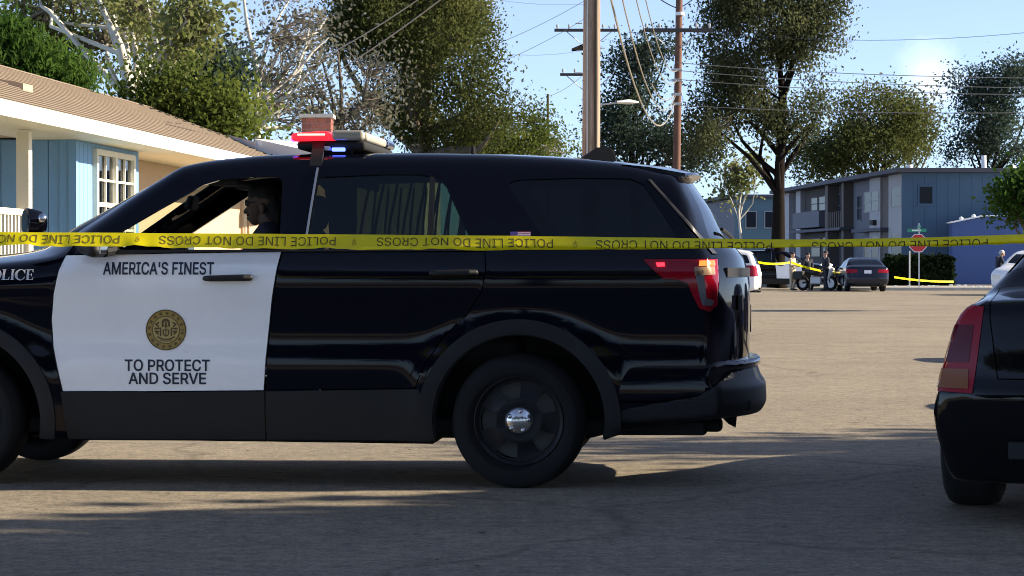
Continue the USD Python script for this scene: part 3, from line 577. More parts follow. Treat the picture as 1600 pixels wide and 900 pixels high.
# ------------------------------------------------------------------ yellow tape across the street
TY = 8.75 * K
def tape_point(px, t, off=0.0):
    """t from 0 (upper edge) to 1 (lower edge); off towards the viewer. The lower half is folded back where the tape has curled."""
    ctr = np.interp(px, [-80, 0, 300, 500, 800, 1000, 1200, 1300, 1450, 1600, 1700], [362, 362.5, 364.5, 366, 368.5, 371, 374, 374, 371, 366, 363])
    p = at(px, ctr, TY / K - .012 * math.sin(px * .0045)); wd = 0.0755
    psi = math.radians(np.interp(px, [0, 480, 620, 820, 1000, 1200, 1280, 1400, 1600], [4, 6, 30, 78, 96, 116, 120, 108, 95]))
    tf = np.interp(px, [0, 500, 800, 1000, 1200, 1280, 1400, 1600, 1700], [.93, .92, .72, .62, .52, .44, .47, .47, .5])
    a0 = np.interp(px, [0, 500, 900, 1200, 1600], [.55, .55, .46, .40, .38]) + 0.08 * math.sin(px * .011) + .13 * math.sin(px * .052) * math.sin(px * .0137 + 1) + .05 * math.sin(px * .17) * math.sin(px * .021) + .04 * math.sin(px * .031)
    out = p.copy(); s = 0.0; k = 16; ang = -a0; nrm = None
    n = max(1, int(math.ceil(t * k))) if t > 0 else 0
    for i in range(n):
        t0, t1 = i / k, min((i + 1) / k, t); ang = -a0 + psi * np.clip(((t0 + t1) / 2 - tf + .08) / .16, 0, 1)
        out = out + (t1 - t0) * wd * np.array([0, math.sin(ang), -math.cos(ang)])
    return out + off * np.array([0, -math.cos(ang), -math.sin(ang)])
xs = np.linspace(-70, 1670, 260); ts = np.linspace(0, 1, 17)
Vt = np.array([[tape_point(x, t) for t in ts] for x in xs]); a, b = Vt.shape[:2]
tape = thing('barrier_tape', 'near yellow barrier tape with upside down lettering stretched before the police car', 'barrier tape', (0, 0, 0))
def grid_mesh(V, thick=None):
    a, b = V.shape[:2]; f = []
    for i in range(a - 1):
        for j in range(b - 1):
            q = i * b + j; f += [[q, q + 1, q + b + 1], [q, q + b + 1, q + b]]
    return trimesh.Trimesh(V.reshape(-1, 3), f, process=False)
part('strip', grid_mesh(Vt), 'tape_yellow', tape, True)
def tape_words(text, px0, px1, pale=False, t_lo=.20, t_hi=.80, bold=False):
    """reading upside down: the text's right end is on the left and its tops hang down."""
    m = meshkit.text_mesh(text, 1.0, .001, bold); m = trimesh.Trimesh(m.vertices, m.faces); 
    top_ = m.vertices[m.vertices[:, 2] > .0005]; 
    keep = (m.vertices[m.faces][:, :, 2] > .0005).all(1); V, Fc = m.vertices, m.faces[keep]
    m = trimesh.Trimesh(V, Fc, process=False); m.remove_unreferenced_vertices(); m = m.subdivide_to_size(.16, 8) if hasattr(m, 'subdivide_to_size') else m
    b = m.bounds; X = (m.vertices[:, 0] - b[0, 0]) / (b[1, 0] - b[0, 0]); Yv = (m.vertices[:, 1] - b[0, 1]) / (b[1, 1] - b[0, 1])
    P = [tape_point(px1 - x * (px1 - px0), t_lo + (t_hi - t_lo) * y, .0012) for x, y in zip(X, Yv)]
    q = trimesh.Trimesh(P, m.faces, process=False)
    return q
PH = 'POLICE LINE DO NOT CROSS'; xr = lambda s_: meshkit.text_mesh(s_, 1.0, .001).bounds[1, 0]; x00 = meshkit.text_mesh('P', 1.0, .001).bounds[0, 0]; full = xr(PH) - x00; WORDS = []; at_ = 0
for wd_ in PH.split():
    i = PH.index(wd_, at_); at_ = i + len(wd_); b_ = meshkit.text_mesh(wd_, 1.0, .001).bounds; e_ = xr(PH[:at_]) - x00; WORDS.append((wd_, (e_ - (b_[1, 0] - b_[0, 0])) / full, e_ / full))
for x0 in (-87, 250, 589, 931, 1268):
    for wd_, f0, f1 in WORDS: part('lettering', tape_words(wd_, x0 + 275 * (1 - f1), x0 + 275 * (1 - f0)), 'tape_ink', tape, False, label='upside down lettering reading ' + wd_)
for xc in (217, 554, 899, 1237):
    g = Point(0, .012).buffer(.0095).difference(Point(0, .012).buffer(.0055)).union(sbox(-.0022, -.016, .0022, .004)).union(sbox(-.009, -.004, .009, .0)); P = []
    m = trimesh.creation.extrude_polygon(g, .0005, engine='earcut')
    for v in m.vertices: P.append(tape_point(xc - v[0] / TY * F, .46 + v[1] / .0755 * .9, .0012 + v[2]))
    part('emblem', trimesh.Trimesh(P, m.faces, process=False), 'tape_ink_pale', tape, False)

# ------------------------------------------------------------------ trees
plain('bark_white', (0.50, 0.47, 0.40), 0.85, var=0.2, scale=1.2, bump=.12, bscale=9)
plain('bark_twig', (0.13, 0.105, 0.08), 0.9)
plain('bark_brown', (0.10, 0.075, 0.055), 0.9, var=0.4, scale=3, bump=.6, bscale=14)
plain('bark_dark', (0.012, 0.009, 0.0075), 1.0, spec=.1, var=0.4, scale=3, bump=.6, bscale=14)  # dark bark, lowered further for the crown's shade on the eucalyptus trunk
leafmat('leaf_sycamore', [(0.0, (0.169, 0.188, 0.073)), (.35, (0.338, 0.338, 0.119)), (.6, (0.643, 0.508, 0.188)), (.85, (0.879, 0.575, 0.237)), (1, (1.150, 0.846, 0.474))], .5)
leafmat('leaf_dry', [(0.0, (0.128, 0.128, 0.097)), (.5, (0.321, 0.267, 0.171)), (1, (0.705, 0.578, 0.406))], .5)
leafmat('leaf_pine', [(0.0, (0.069, 0.083, 0.027)), (.4, (0.200, 0.206, 0.069)), (.7, (0.375, 0.344, 0.125)), (1, (0.575, 0.475, 0.213))], .5)
leafmat('leaf_eucalyptus', [(0.0, (0.066, 0.077, 0.037)), (.4, (0.171, 0.178, 0.082)), (.7, (0.330, 0.305, 0.139)), (1, (0.555, 0.462, 0.251))], .5)
leafmat('leaf_dark', [(0.0, (0.044, 0.066, 0.051)), (.5, (0.095, 0.131, 0.089)), (1, (0.220, 0.239, 0.139))], .5)
leafmat('leaf_green', [(0.0, (0.078, 0.104, 0.023)), (.5, (0.234, 0.267, 0.058)), (1, (0.468, 0.468, 0.130))], .5)
leafmat('leaf_hedge', [(0.0, (.012, .020, .010)), (.5, (.022, .036, .016)), (1, (.045, .06, .028))], .2)
leafmat('leaf_bright', [(0.0, (0.046, 0.093, 0.019)), (.5, (0.139, 0.232, 0.043)), (1, (0.325, 0.419, 0.093))], .5)
def leaves(clumps, per, size, rng, spread, droop=0.0, aspect=1.8):
    """clumps (n,3): leaf cards scattered about every clump centre."""
    n = len(clumps); C = np.repeat(clumps, per, 0) + rng.normal(0, 1, (n * per, 3)) * spread
    k = len(C); d = rng.normal(0, 1, (k, 3)); d[:, 2] -= droop; d /= np.linalg.norm(d, axis=1)[:, None]
    e = np.cross(d, rng.normal(0, 1, (k, 3))); e /= np.linalg.norm(e, axis=1)[:, None]
    s = size * rng.uniform(.6, 1.35, (k, 1)); a, b = d * s * aspect / 2, e * s / 2
    V = np.stack([C - a, C - a * .1 + b, C + a, C - a * .1 - b], 1).reshape(-1, 3); q = np.arange(k)[:, None] * 4
    Fc = np.concatenate([q + [0, 1, 2], q + [0, 2, 3]]); return trimesh.Trimesh(V, Fc, process=False)
def in_blobs(blobs, n, rng, shell=.55):
    """points in ellipsoids, crowding towards their surfaces."""
    w = np.array([r[0] * r[1] * r[2] for _, r in blobs]) ** .75; pick = rng.choice(len(blobs), n, p=w / w.sum())
    d = rng.normal(0, 1, (n, 3)); d /= np.linalg.norm(d, axis=1)[:, None]; rad = rng.uniform(shell, 1.0, n) ** .6
    return np.array([blobs[p][0] for p in pick]) + d * rad[:, None] * np.array([blobs[p][1] for p in pick])
def tree(label, base, blobs, trunk_r, n_clump, per, leaf, lmat, bmat, seed, spread=.35, lobe=2.2, group=None, trunk=None, limbs=10, shell=.5, droop=0., name='tree', thin=None, aspect=1.8):
    """blobs and trunk in world metres; base = foot of the trunk."""
    rng = np.random.default_rng(seed); base = np.asarray(base, float); t = thing(name, label, 'tree', base, 0, group)
    B = [(np.asarray(c, float) - base, np.broadcast_to(np.asarray(r, float), 3)) for c, r in blobs]
    cl = in_blobs(B, n_clump, rng, shell)
    nz = meshkit.fbm(cl / lobe, 3, seed)
    cl = cl[nz > np.quantile(nz, thin if thin is not None else .22)]
    topz = max(c[2] for c, _ in B)
    tp = np.asarray(trunk, float) - base if trunk is not None else np.array([[0, 0, -.2], [.1, .1, topz * .3], [-.1, .05, topz * .6], [.1, 0, topz * .9]])
    tt = np.linspace(0, 1, 14); idx = np.linspace(0, 1, len(tp)); tpp = np.stack([np.interp(tt, idx, tp[:, k]) for k in range(3)], 1); rr = trunk_r * (1 - .75 * tt); rr[0] *= 1.35
    part('trunk', tube(tpp, rr, 10), bmat, t, 60)
    order = rng.permutation(len(cl))[:limbs]
    for q in order:
        e = cl[q]; k = int(np.clip(np.searchsorted(tpp[:, 2], e[2] * rng.uniform(.45, .75)), 3, len(tpp) - 1)); s = tpp[k]
        m = (s + e) / 2 + rng.normal(0, .12, 3) * np.linalg.norm(e - s) + [0, 0, .08 * np.linalg.norm(e - s)]
        L = np.array([s, s * .45 + m * .55 + rng.normal(0, .05, 3), m, m * .5 + e * .5 + rng.normal(0, .1, 3), e]); part('limb', tube(L, np.linspace(rr[k] * .6, .025, 5), 6), bmat, t, 60)
    # twigs: every clump hangs on a twig that runs back to a nearby limb clump
    tw = []; nodes = cl[order]
    for e in cl[rng.permutation(len(cl))[:min(len(cl), 260)]]:
        a = nodes[np.argmin(np.linalg.norm(nodes - e, axis=1) + rng.uniform(0, .6, len(nodes)))]; s = a * .6 + np.array([tpp[-1][0], tpp[-1][1], a[2] - .1 * np.linalg.norm(e - a)]) * .4
        if np.linalg.norm(e - s) < .1: continue
        tw.append(tube([s, s * .5 + e * .5 + rng.normal(0, .07, 3) * np.linalg.norm(e - s), e], [.022, .014, .006], 4, False))
    part('twigs', cat_(tw), 'bark_twig', t, False, kind='stuff')
    part('crown', leaves(cl, per, leaf, rng, spread, droop, aspect), lmat, t, False)
    return t
def B(px, py, Y, rx, rz, ry=None):
    """a crown lump centred at a pixel at depth Y, its radii in pixels there."""
    return at(px, py, Y), (rx * Y * K / F, (ry or rx) * Y * K / F, rz * Y * K / F)
def foot(px, Y, z=0.05): return np.array([(px - CX) / F * Y * K, Y * K, z])
# left: sycamores behind the house
tree('large white trunked sycamore with olive and tan leaves above the left house roof', foot(215, 44), [B(60, 60, 46, 90, 55), B(140, 20, 47, 110, 60), B(265, 25, 45, 75, 60), B(40, 10, 46, 90, 60), B(110, 95, 47, 60, 40), B(295, 65, 43, 35, 40), B(190, 10, 44.5, 70, 35), B(240, 100, 48, 50, 40)], .17, 760, 20, .08, 'leaf_sycamore', 'bark_white', 11, .32,
     trunk=[foot(215, 44), at(207, 168, 44), at(198, 120, 44), at(188, 70, 44), at(172, 40, 44), at(150, -10, 44)], limbs=12, thin=.36)
tree('leaning pale sycamore stem with sparse tan leaves beside the large white sycamore', foot(232, 43), [B(275, 45, 43, 40, 35), B(300, 20, 43, 40, 30)], .09, 110, 14, .105, 'leaf_sycamore', 'bark_white', 12, .3,
     trunk=[foot(222, 43), at(229, 142, 43), at(236, 118, 43), at(262, 88, 43), at(272, 55, 43), at(280, 30, 43)], limbs=6, thin=.3)
tree('slender bare sycamore with few brown leaves standing against the sky', foot(402, 55), [B(400, 50, 55, 60, 70), B(450, 120, 55, 55, 75), B(470, 40, 56, 70, 60), B(370, 130, 55, 25, 60), B(440, 190, 55, 50, 35)], .14, 340, 8, .085, 'leaf_dry', 'bark_white', 13, .5,
     trunk=[foot(402, 55), at(402, 210, 55), at(404, 130, 55), at(398, 90, 55), at(386, 40, 55), at(380, -10, 55)], limbs=18, thin=.3, shell=.2)
tree('open leafless looking sycamore behind the brick chimney', foot(530, 60), [B(540, 170, 60, 70, 50), B(500, 110, 60, 60, 60), B(580, 130, 60, 60, 60), B(560, 195, 60, 60, 30), B(470, 170, 60, 45, 45)], .13, 390, 9, .085, 'leaf_dry', 'bark_brown', 14, .5,
     trunk=[foot(530, 60), at(530, 210, 60), at(534, 150, 60), at(528, 80, 60)], limbs=18, thin=.3, shell=.2)
tree('dense olive green tree with heavy rounded crown in the middle of the view', foot(662, 66), [B(640, 40, 66, 120, 80), B(570, 60, 66, 75, 55), B(700, 110, 65, 80, 75), B(640, 140, 66, 80, 60), B(720, 60, 66, 55, 60), B(745, 175, 65, 65, 45), B(690, 190, 66, 70, 40), B(640, -10, 66, 100, 50)], .42, 3000, 40, .066, 'leaf_pine', 'bark_brown', 15, .36,
     trunk=[foot(662, 66), at(662, 225, 66), at(656, 160, 66), at(650, 80, 66), at(648, 10, 66)], limbs=14, thin=.36, droop=.6, lobe=2.6)
tree('pale yellow green low tree right of the dense olive tree', foot(800, 76), [B(790, 205, 76, 55, 35), B(830, 200, 76, 30, 35), B(760, 225, 76, 60, 22), B(860, 235, 80, 35, 14)], .2, 420, 34, .075, 'leaf_green', 'bark_brown', 16, .4, limbs=6, droop=.4)
tree('bushy bright green tree behind the roof vents', foot(300, 36), [B(248, 150, 36, 26, 22), B(275, 140, 36, 24, 26), B(300, 165, 36, 40, 34), B(335, 178, 36, 36, 30), B(362, 203, 36, 30, 18), B(255, 182, 36, 28, 22), B(232, 168, 36, 16, 20), B(318, 148, 36, 16, 12)], .16, 560, 24, .065, 'leaf_green', 'bark_brown', 17, .36, limbs=9, droop=.3, thin=.4, shell=.3)
tree('vivid green drooping conifer at the left edge above the roof', foot(-10, 32), [B(20, 100, 32, 55, 32), B(75, 122, 32, 50, 16), B(-20, 70, 32, 50, 30), B(105, 130, 32, 30, 10)], .15, 420, 44, .036, 'leaf_bright', 'bark_brown', 18, .2, limbs=6, droop=1.2, aspect=5.0)
tree('dark evergreen crown between the two pale sycamores', foot(320, 52), [B(325, 115, 52, 50, 38), B(280, 95, 52, 30, 22), B(345, 135, 52, 35, 25)], .22, 320, 18, .11, 'leaf_dark', 'bark_dark', 19, .35, limbs=6)
# right: behind the poles
tree('dark blue green tree behind the brown utility pole', foot(990, 92), [B(975, 120, 92, 40, 45), B(1030, 105, 92, 55, 45), B(960, 175, 92, 35, 45), B(1010, 190, 92, 55, 55), B(960, 225, 92, 45, 30), B(1085, 130, 92, 50, 50), B(1070, 215, 92, 60, 50)], .3, 950, 32, .10, 'leaf_dark', 'bark_dark', 20, .42, limbs=10, thin=.44, lobe=3.2)
tree('tall grey green eucalyptus with shade darkened trunk in front of the flats', foot(1214, 89), [B(1200, 40, 89, 95, 55), B(1270, 50, 89, 60, 60), B(1150, 60, 89, 60, 60), B(1190, 120, 89, 85, 55), B(1270, 125, 89, 50, 50), B(1140, 150, 89, 60, 45), B(1235, 175, 89, 50, 40), B(1170, 200, 89, 70, 40), B(1120, 210, 88, 50, 35), B(1250, 0, 89, 70, 40), B(1170, -10, 89, 70, 40)], .38, 2600, 32, .088, 'leaf_eucalyptus', 'bark_dark', 21, .42,
     trunk=[foot(1214, 89), at(1216, 370, 89), at(1217, 300, 89), at(1220, 220, 89), at(1222, 150, 89), at(1215, 60, 89)], limbs=18, thin=.46, droop=1.0, lobe=1.9)
tree('small sunlit tree with pale leaves and thin white trunk beside the police car roof', foot(1157, 99), [B(1140, 275, 99, 28, 22), B(1165, 262, 99, 28, 18), B(1125, 300, 99, 22, 16), B(1160, 290, 99, 20, 15)], .11, 140, 9, .16, 'leaf_sycamore', 'bark_white', 22, .4, limbs=8, thin=.3)
tree('broad round topped green tree rising behind the flats', foot(1370, 140), [B(1370, 185, 140, 75, 45), B(1310, 215, 140, 60, 45), B(1420, 210, 140, 45, 45), B(1370, 240, 140, 95, 40), B(1280, 255, 140, 50, 35), B(1440, 250, 140, 30, 30)], .5, 1400, 32, .125, 'leaf_pine', 'bark_dark', 23, .62, limbs=10, thin=.34, lobe=4.0, droop=.4)
tree('bare twiggy tree top beside the small cloud', foot(1420, 150), [B(1400, 165, 150, 40, 28), B(1440, 170, 150, 30, 35), B(1450, 200, 150, 30, 40)], .25, 170, 5, .2, 'leaf_dry', 'bark_brown', 24, .7, limbs=18, thin=.3, shell=.2)
tree('dark loose crowned tree at the right edge behind the blue flats', foot(1540, 128), [B(1510, 130, 128, 35, 45), B(1570, 125, 128, 45, 35), B(1600, 150, 128, 50, 50), B(1530, 190, 128, 50, 45), B(1580, 215, 128, 55, 45), B(1510, 235, 128, 35, 25), B(1480, 190, 128, 15, 35)], .4, 1000, 30, .12, 'leaf_dark', 'bark_dark', 25, .52, limbs=12, thin=.44, lobe=3.6)
tree('bright yellow green leafy young tree at the right edge', foot(1610, 48), [B(1605, 305, 48, 55, 32), B(1575, 318, 48, 32, 20), B(1640, 300, 48, 60, 40), B(1580, 292, 48, 28, 14)], .09, 330, 22, .085, 'leaf_bright', 'bark_brown', 26, .22, limbs=8, droop=.2)
# trees outside the view, right of the viewer: their shade covers the near street
tree('broad street tree outside the view that shades the near street', (14.0, 6.0, 0), [((13.0, 6.75, 5.6), (2.2, 3.51, 2.4)), ((13.2, 3.51, 6.0), (2.6, 4.59, 2.8)), ((12.8, 7.29, 3.4), (2.0, 3.78, 1.6)), ((13.5, 7.56, 7.6), (2.2, 3.24, 1.6)), ((13.5, 2.03, 3.6), (2.2, 4.32, 1.6)), ((13.2, 13.23, 4.2), (1.8, 1.89, 1.7)), ((13.2, 10.26, 6.4), (2.0, 2.56, 1.35)), ((13.0, 10.53, 5.0), (2.0, 2.70, 1.8)), ((13.0, 14.04, 3.3), (1.8, 1.62, 1.0))], .3, 1800, 28, .22, 'leaf_eucalyptus', 'bark_brown', 31, .40, limbs=10, thin=.03, shell=.0, group='trees outside the view')
tree('thin street tree outside the view that dapples the street', (17.0, 17.5, 0), [((17.0, 17.01, 6.2), (1.8, 1.35, 1.5)), ((17.4, 18.36, 5.6), (1.6, 1.22, 1.2)), ((17.0, 16.47, 5.0), (1.6, 1.08, 1.3))], .2, 150, 22, .16, 'leaf_eucalyptus', 'bark_brown', 32, .3, limbs=12, thin=.3, shell=.1, group='trees outside the view')
for i, (x, y, h, r) in enumerate(((-20, -14, 9.5, 4.2), (-12, -15, 10.5, 4.6), (-4, -14, 9.0, 4.4), (5, -15, 10.5, 4.6), (14, -14, 9.6, 4.2))):
    tree(('leftmost broad tree','second broad tree from the left','smallest broad tree','widest broad tree','rightmost broad tree')[i] + ' in the row behind the viewer', (x, y, 0), [((x, y, h * .62), (r, r, h * .34)), ((x - 1.4, y + .5, h * .5), (r * .7, r * .7, h * .28)), ((x + 1.6, y - .3, h * .7), (r * .7, r * .7, h * .26))], .3, 420, 22, .34, 'leaf_pine', 'bark_brown', 40 + i, .6, limbs=5, thin=.1, shell=.2, group='trees behind the viewer')
# ------------------------------------------------------------------ the blue house on the left
plain('wall_blue', (0.165, 0.33, 0.54), 0.75, var=0.06, scale=1.5); plain('wall_beige', (0.52, 0.365, 0.23), 0.85, var=0.05, scale=1.2); plain('trim_cream', (0.72, 0.66, 0.52), 0.55, var=.05, scale=4)
plain('wall_tan_dark', (0.48, 0.34, 0.21), 0.85); plain('dark_room', (0.015, 0.016, 0.02), 0.9); plain('curtain', (0.55, 0.53, 0.55), 0.9); plain('white_trim', (0.78, 0.78, 0.76), 0.5)
M('shingles', {'tc': ('texture_coordinate', {}), 'n': ('noise_texture', {'scale': 1.2, 'detail': 5.0}), 'n2': ('noise_texture', {'scale': 28.0, 'detail': 4.0}), 'g': ('geometry', {}),
    'r': ('rgb_ramp', {'ramp': [(0.0, (.175, .135, .096)), (1, (.235, .182, .13))]}), 'r2': ('rgb_ramp', {'ramp': [(.3, (.8, .8, .8)), (.7, (1.15, 1.12, 1.1))]}), 'm': ('mix_color', {'blend_type': 'multiply', 'fac': 1.0}),
    'a': ('math', {'math_type': 'add'}), 'h': ('math', {'math_type': 'multiply', 'value2': .5}), 'p': ('principled_bsdf', {'roughness': .9})},
  [('tc.object', 'n.vector'), ('tc.object', 'n2.vector'), ('g.random_per_island', 'a.value1'), ('n.fac', 'a.value2'), ('a.value', 'h.value1'), ('h.value', 'r.fac'), ('n2.fac', 'r2.fac'), ('r.color', 'm.a'), ('r2.color', 'm.b'), ('m.result', 'p.base_color')])
E0, E1 = np.array([-5.06, 19.0 * K, 0]), np.array([-4.11, 28.0 * K, 0]); HD = (E1 - E0) / np.linalg.norm(E1 - E0); HN = np.array([HD[1], -HD[0], 0])     # along the eave, and out towards the street
hang = math.degrees(math.atan2(HD[1], HD[0])); EZ = 2.67
house = thing('house', 'single storey blue and beige house with tan shingle roof and cream trim', 'house', E0, hang)                     # local x along the eave, local y into the house
def hs(px, plane_y=0.0):
    """how far along the house a pixel column lies, on the wall plane plane_y behind the eave"""
    d = ray(px, 400)[:2]; P0 = (E0 - HN * plane_y)[:2]; m = np.array([[d[0], -HD[0]], [d[1], -HD[1]]]); return float(np.linalg.solve(m, P0)[1])
OH = .50
sA, sB, sC = hs(119, OH), hs(218, OH), hs(304, OH)
# walls: boards on the blue parts
part('wall', cat_([bx(sA, sB, OH + .03, OH + .2, .1, EZ - .02), bx(sA + .03, sA + .2, OH + .05, OH + 3.2, .1, EZ - .02)]), 'wall_blue', house, False)
def boards(u0, u1, z0, z1, face, along, w=.20, skip=None):
    k = max(1, int(round((u1 - u0) / w)))
    for i in range(k):
        a, b = u0 + (u1 - u0) * i / k + .006, u0 + (u1 - u0) * (i + 1) / k - .006
        zz = [(z0, z1)] if not (skip and a < skip[1] - .02 and b > skip[0] + .02) else [(z0, skip[2]), (skip[3], z1)]
        for c, d in zz: part('board', bx(a, b, face - .018, face + .002, c, d) if along == 'x' else bx(face - .018, face + .002, a, b, c, d), 'wall_blue', house, False)
wx0, wx1 = hs(147, OH) + .05, hs(209, OH); wz0, wz1 = 1.22, 2.58
boards(sA, sB, .1, EZ - .03, OH + .028, 'x', skip=(wx0, wx1, wz0, wz1)); boards(OH + .05, OH + 3.2, .1, EZ - .03, sA + .028, 'y', .30)
part('corner_board', bx(sA - .012, sA + .09, OH - .004, OH + .09, .1, EZ - .03), 'wall_blue', house, False)
win = part('window', cat_([bx(wx0, wx1, OH - .03, OH + .03, wz1 - .07, wz1), bx(wx0, wx1, OH - .05, OH + .03, wz0, wz0 + .08), bx(wx0, wx0 + .09, OH - .03, OH + .03, wz0 + .08, wz1 - .07), bx(wx1 - .09, wx1, OH - .03, OH + .03, wz0 + .08, wz1 - .07), bx((wx0 + wx1) / 2 - .06, (wx0 + wx1) / 2 + .06, OH - .028, OH + .03, wz0 + .08, wz1 - .07)]), 'trim_cream', house, False)
for k in range(2):
    a = (wx0 + .09) if k == 0 else (wx0 + wx1) / 2 + .06; b = (wx0 + wx1) / 2 - .06 if k == 0 else wx1 - .09; zb_0, zt_0 = wz0 + .08, wz1 - .07
    m = [bx((a + b) / 2 - .016, (a + b) / 2 + .016, OH - .015, OH + .01, zb_0, zt_0)]
    for q in (.25, .5, .75): z = zb_0 + (zt_0 - zb_0) * q; h = .028 if q == .5 else .014; m.append(bx(a, b, OH - .017, OH + .012, z - h, z + h))
    part('glazing_bars', cat_(m), 'trim_cream', win, False)
    for i in range(2):
        for j in range(4):
            c, d = a + (b - a) * i / 2, a + (b - a) * (i + 1) / 2; e, f_ = zb_0 + (zt_0 - zb_0) * j / 4, zb_0 + (zt_0 - zb_0) * (j + 1) / 4
            part('pane', bx(c, d, OH + .014, OH + .018, e, f_), 'house_glass', win, False)
    part('curtain', bx(a, b, OH + .022, OH + .027, zb_0, zb_0 + (zt_0 - zb_0) * .52), 'curtain', win, False)
# beige wing further along, its garage panels and downpipe
part('side_wall', cat_([bx(sB + .01, 23.4, OH + .6, OH + .8, .1, EZ - .02)]), 'wall_beige', house, False)
pj = hs(376, OH + .6)
for k, o in enumerate((0, .28, .62)): part('wall_batten', bx(pj + o, pj + o + (.05, .03, .08)[k], OH + .56, OH + .598, .1, EZ - .05), ('wall_tan_dark', 'trim_cream', 'wall_tan_dark')[k], house, False)
# porch
part('porch_wall', bx(-11, sA - .005, OH + 3.0, OH + 3.2, .1, EZ - .02), 'wall_blue', house, False)
part('porch_floor', bx(-11, sA - .02, OH - .1, OH + 2.98, .1, .82), 'concrete', house, False)
for px in (38, -120):
    s = hs(px, OH); part('porch_post', bx(s - .07, s + .07, OH - .07, OH + .07, .82, EZ - .05), 'trim_cream', house, False)
r1 = hs(52, OH); rail = part('porch_rail', cat_([bx(-9, r1, OH - .04, OH + .04, 1.70, 1.77), bx(-9, r1, OH - .03, OH + .03, .94, 1.0)]), 'trim_cream', house, False)
for k in range(44): part('baluster', bx(r1 - .12 - .14 * k - .025, r1 - .12 - .14 * k + .025, OH - .025, OH + .025, 1.0, 1.70), 'trim_cream', rail, False)
# roof in shingle courses
X0, X1, RUN, RISE = -12.0, 22.7, 3.3, 1.26; courses = 22
for k in range(courses):
    y0, y1 = RUN * k / courses - .02, RUN * (k + 1) / courses + .05; za, zb2 = EZ + .10 + RISE * k / courses, EZ + .10 + RISE * (k + 1) / courses
    part('shingle_course', hullpts([(x, y, z) for x in (X0, X1) for y, z in ((y0, za + .006), (y0, za + .015), (y1, zb2 + .012), (y1, zb2 + .020))]), 'shingles', house, False)
part('roof_deck', hullpts([(x, y, z) for x in (X0, X1) for y, z in ((0, EZ + .0), (0, EZ + .05), (RUN, EZ + RISE + .05), (2 * RUN, EZ + .05), (2 * RUN, EZ + .0))]), 'wall_tan_dark', house, False)
part('back_slope', hullpts([(x, y, z) for x in (X0, X1) for y, z in ((RUN, EZ + RISE + .115), (RUN + .02, EZ + RISE + .14), (2 * RUN, EZ + .10), (2 * RUN, EZ + .13))]), 'shingles', house, False)
part('fascia', cat_([bx(X0, hs(275), -.045, -.005, EZ - .03, EZ + .13)]), 'trim_cream', house, False); part('fascia', bx(hs(275) + .01, X1, -.045, -.005, EZ - .03, EZ + .13), 'white_trim', house, False)
part('soffit', bx(X0 + .01, X1 - .01, .0, OH + .59, EZ - .025, EZ - .005), 'trim_cream', house, False)
hv = hs(125, -0.0); part('roof_vent', hullpts([(sA + .6 + a, 1.3 + b, EZ + .10 + RISE * (1.3 + b) / RUN + c) for a in (0, .45) for b, c in ((0, 0), (.35, .0), (0, .09), (.33, .03))]), 'wall_tan_dark', house, False)
for i, (px, py0, py1, w) in enumerate(((292, 142, 200, .03), (332, 178, 210, .022), (340, 170, 208, .028), (309, 190, 200, .03))):
    ly = RUN + .35 + .1 * i; s_ = hs(px, ly); yy = (E0 + HD * s_ - HN * ly)[1]; lt = (s_, ly, float(at(px, py0, yy / K)[2])); lb = (s_, ly, EZ + RISE - .2)
    part('vent_pipe', cat_([tube([lb, lt], [w, w], 10), tube([(lt[0], lt[1], lt[2] - .05), (lt[0], lt[1], lt[2] + .05)], [w * 1.7, w * 1.2], 10)]), 'galvanised', house, 40)
# white house behind, brick chimney
nb = thing('neighbour_house', 'white roofed low house with brick chimney just beyond the blue house', 'house', (0, 0, 0))
q0, q1, q2 = at(345, 208, 36), at(400, 222, 34), at(470, 238, 33)
part('roof', cat_([hullpts([q0 + d for d in ([0, 0, 0], [0, 0, -.25])] + [q1 + d for d in ([0, 0, 0], [0, 0, -.25])] + [q0 + [-2, 6, .2], q1 + [-1, 6, .2]]), hullpts([at(398, 217, 34.1) + d for d in ([0, 0, 0], [0, 0, -.2])] + [at(560, 252, 33) + d for d in ([0, 0, 0], [0, 0, -.2])] + [at(398, 217, 34.1) + [0, 7, .3], at(560, 252, 33) + [1, 7, .3]])]), 'white_trim', nb, False)
part('wall', bx(-5.4, -1.6, 35 * K, 43 * K, .1, 3.0), 'wall_beige', nb, False)
plain('brick_red', (0.24, 0.075, 0.05), 0.85, var=.25, scale=9); plain('brick_dark', (0.17, 0.055, 0.04), 0.85, var=.25, scale=9)
c0, c1, cz = at(471, 186, 38), at(517, 186, 38), at(471, 182, 38)[2]
chim = part('chimney', cat_([bx(c0[0] + .012, c1[0] - .012, 38 * K + .012, 38 * K + .688, 2.2, cz - .02), bx(c0[0] - .05, c1[0] + .05, 38 * K - .05, 38 * K + .75, cz - .02, cz + .05)]), 'concrete', nb, False)
nb_r = 12; hz_ = (cz - .02 - 2.7) / nb_r; bw = (c1[0] - c0[0]) / 3
for r_ in range(nb_r):
    z0 = 2.7 + hz_ * r_
    for i in range(4):
        a, b = c0[0] + bw * (i - (.5 if r_ % 2 else 0)), c0[0] + bw * (i + 1 - (.5 if r_ % 2 else 0)); a, b = max(a, c0[0]), min(b, c1[0])
        if b - a > .05: part('brick', bx(a + .005, b - .005, 38 * K, 38 * K + .05, z0 + .005, z0 + hz_ - .005), ('brick_red', 'brick_dark')[(i * 7 + r_ * 3) % 3 == 0], chim, False)
    for i in range(3):
        a, b = 38 * K + .055 + .215 * i, 38 * K + .055 + .215 * (i + 1); part('brick', bx(c1[0] - .05, c1[0], a + .005, b - .005, z0 + .005, z0 + hz_ - .005), ('brick_red', 'brick_dark')[(i + r_) % 3 == 0], chim, False)

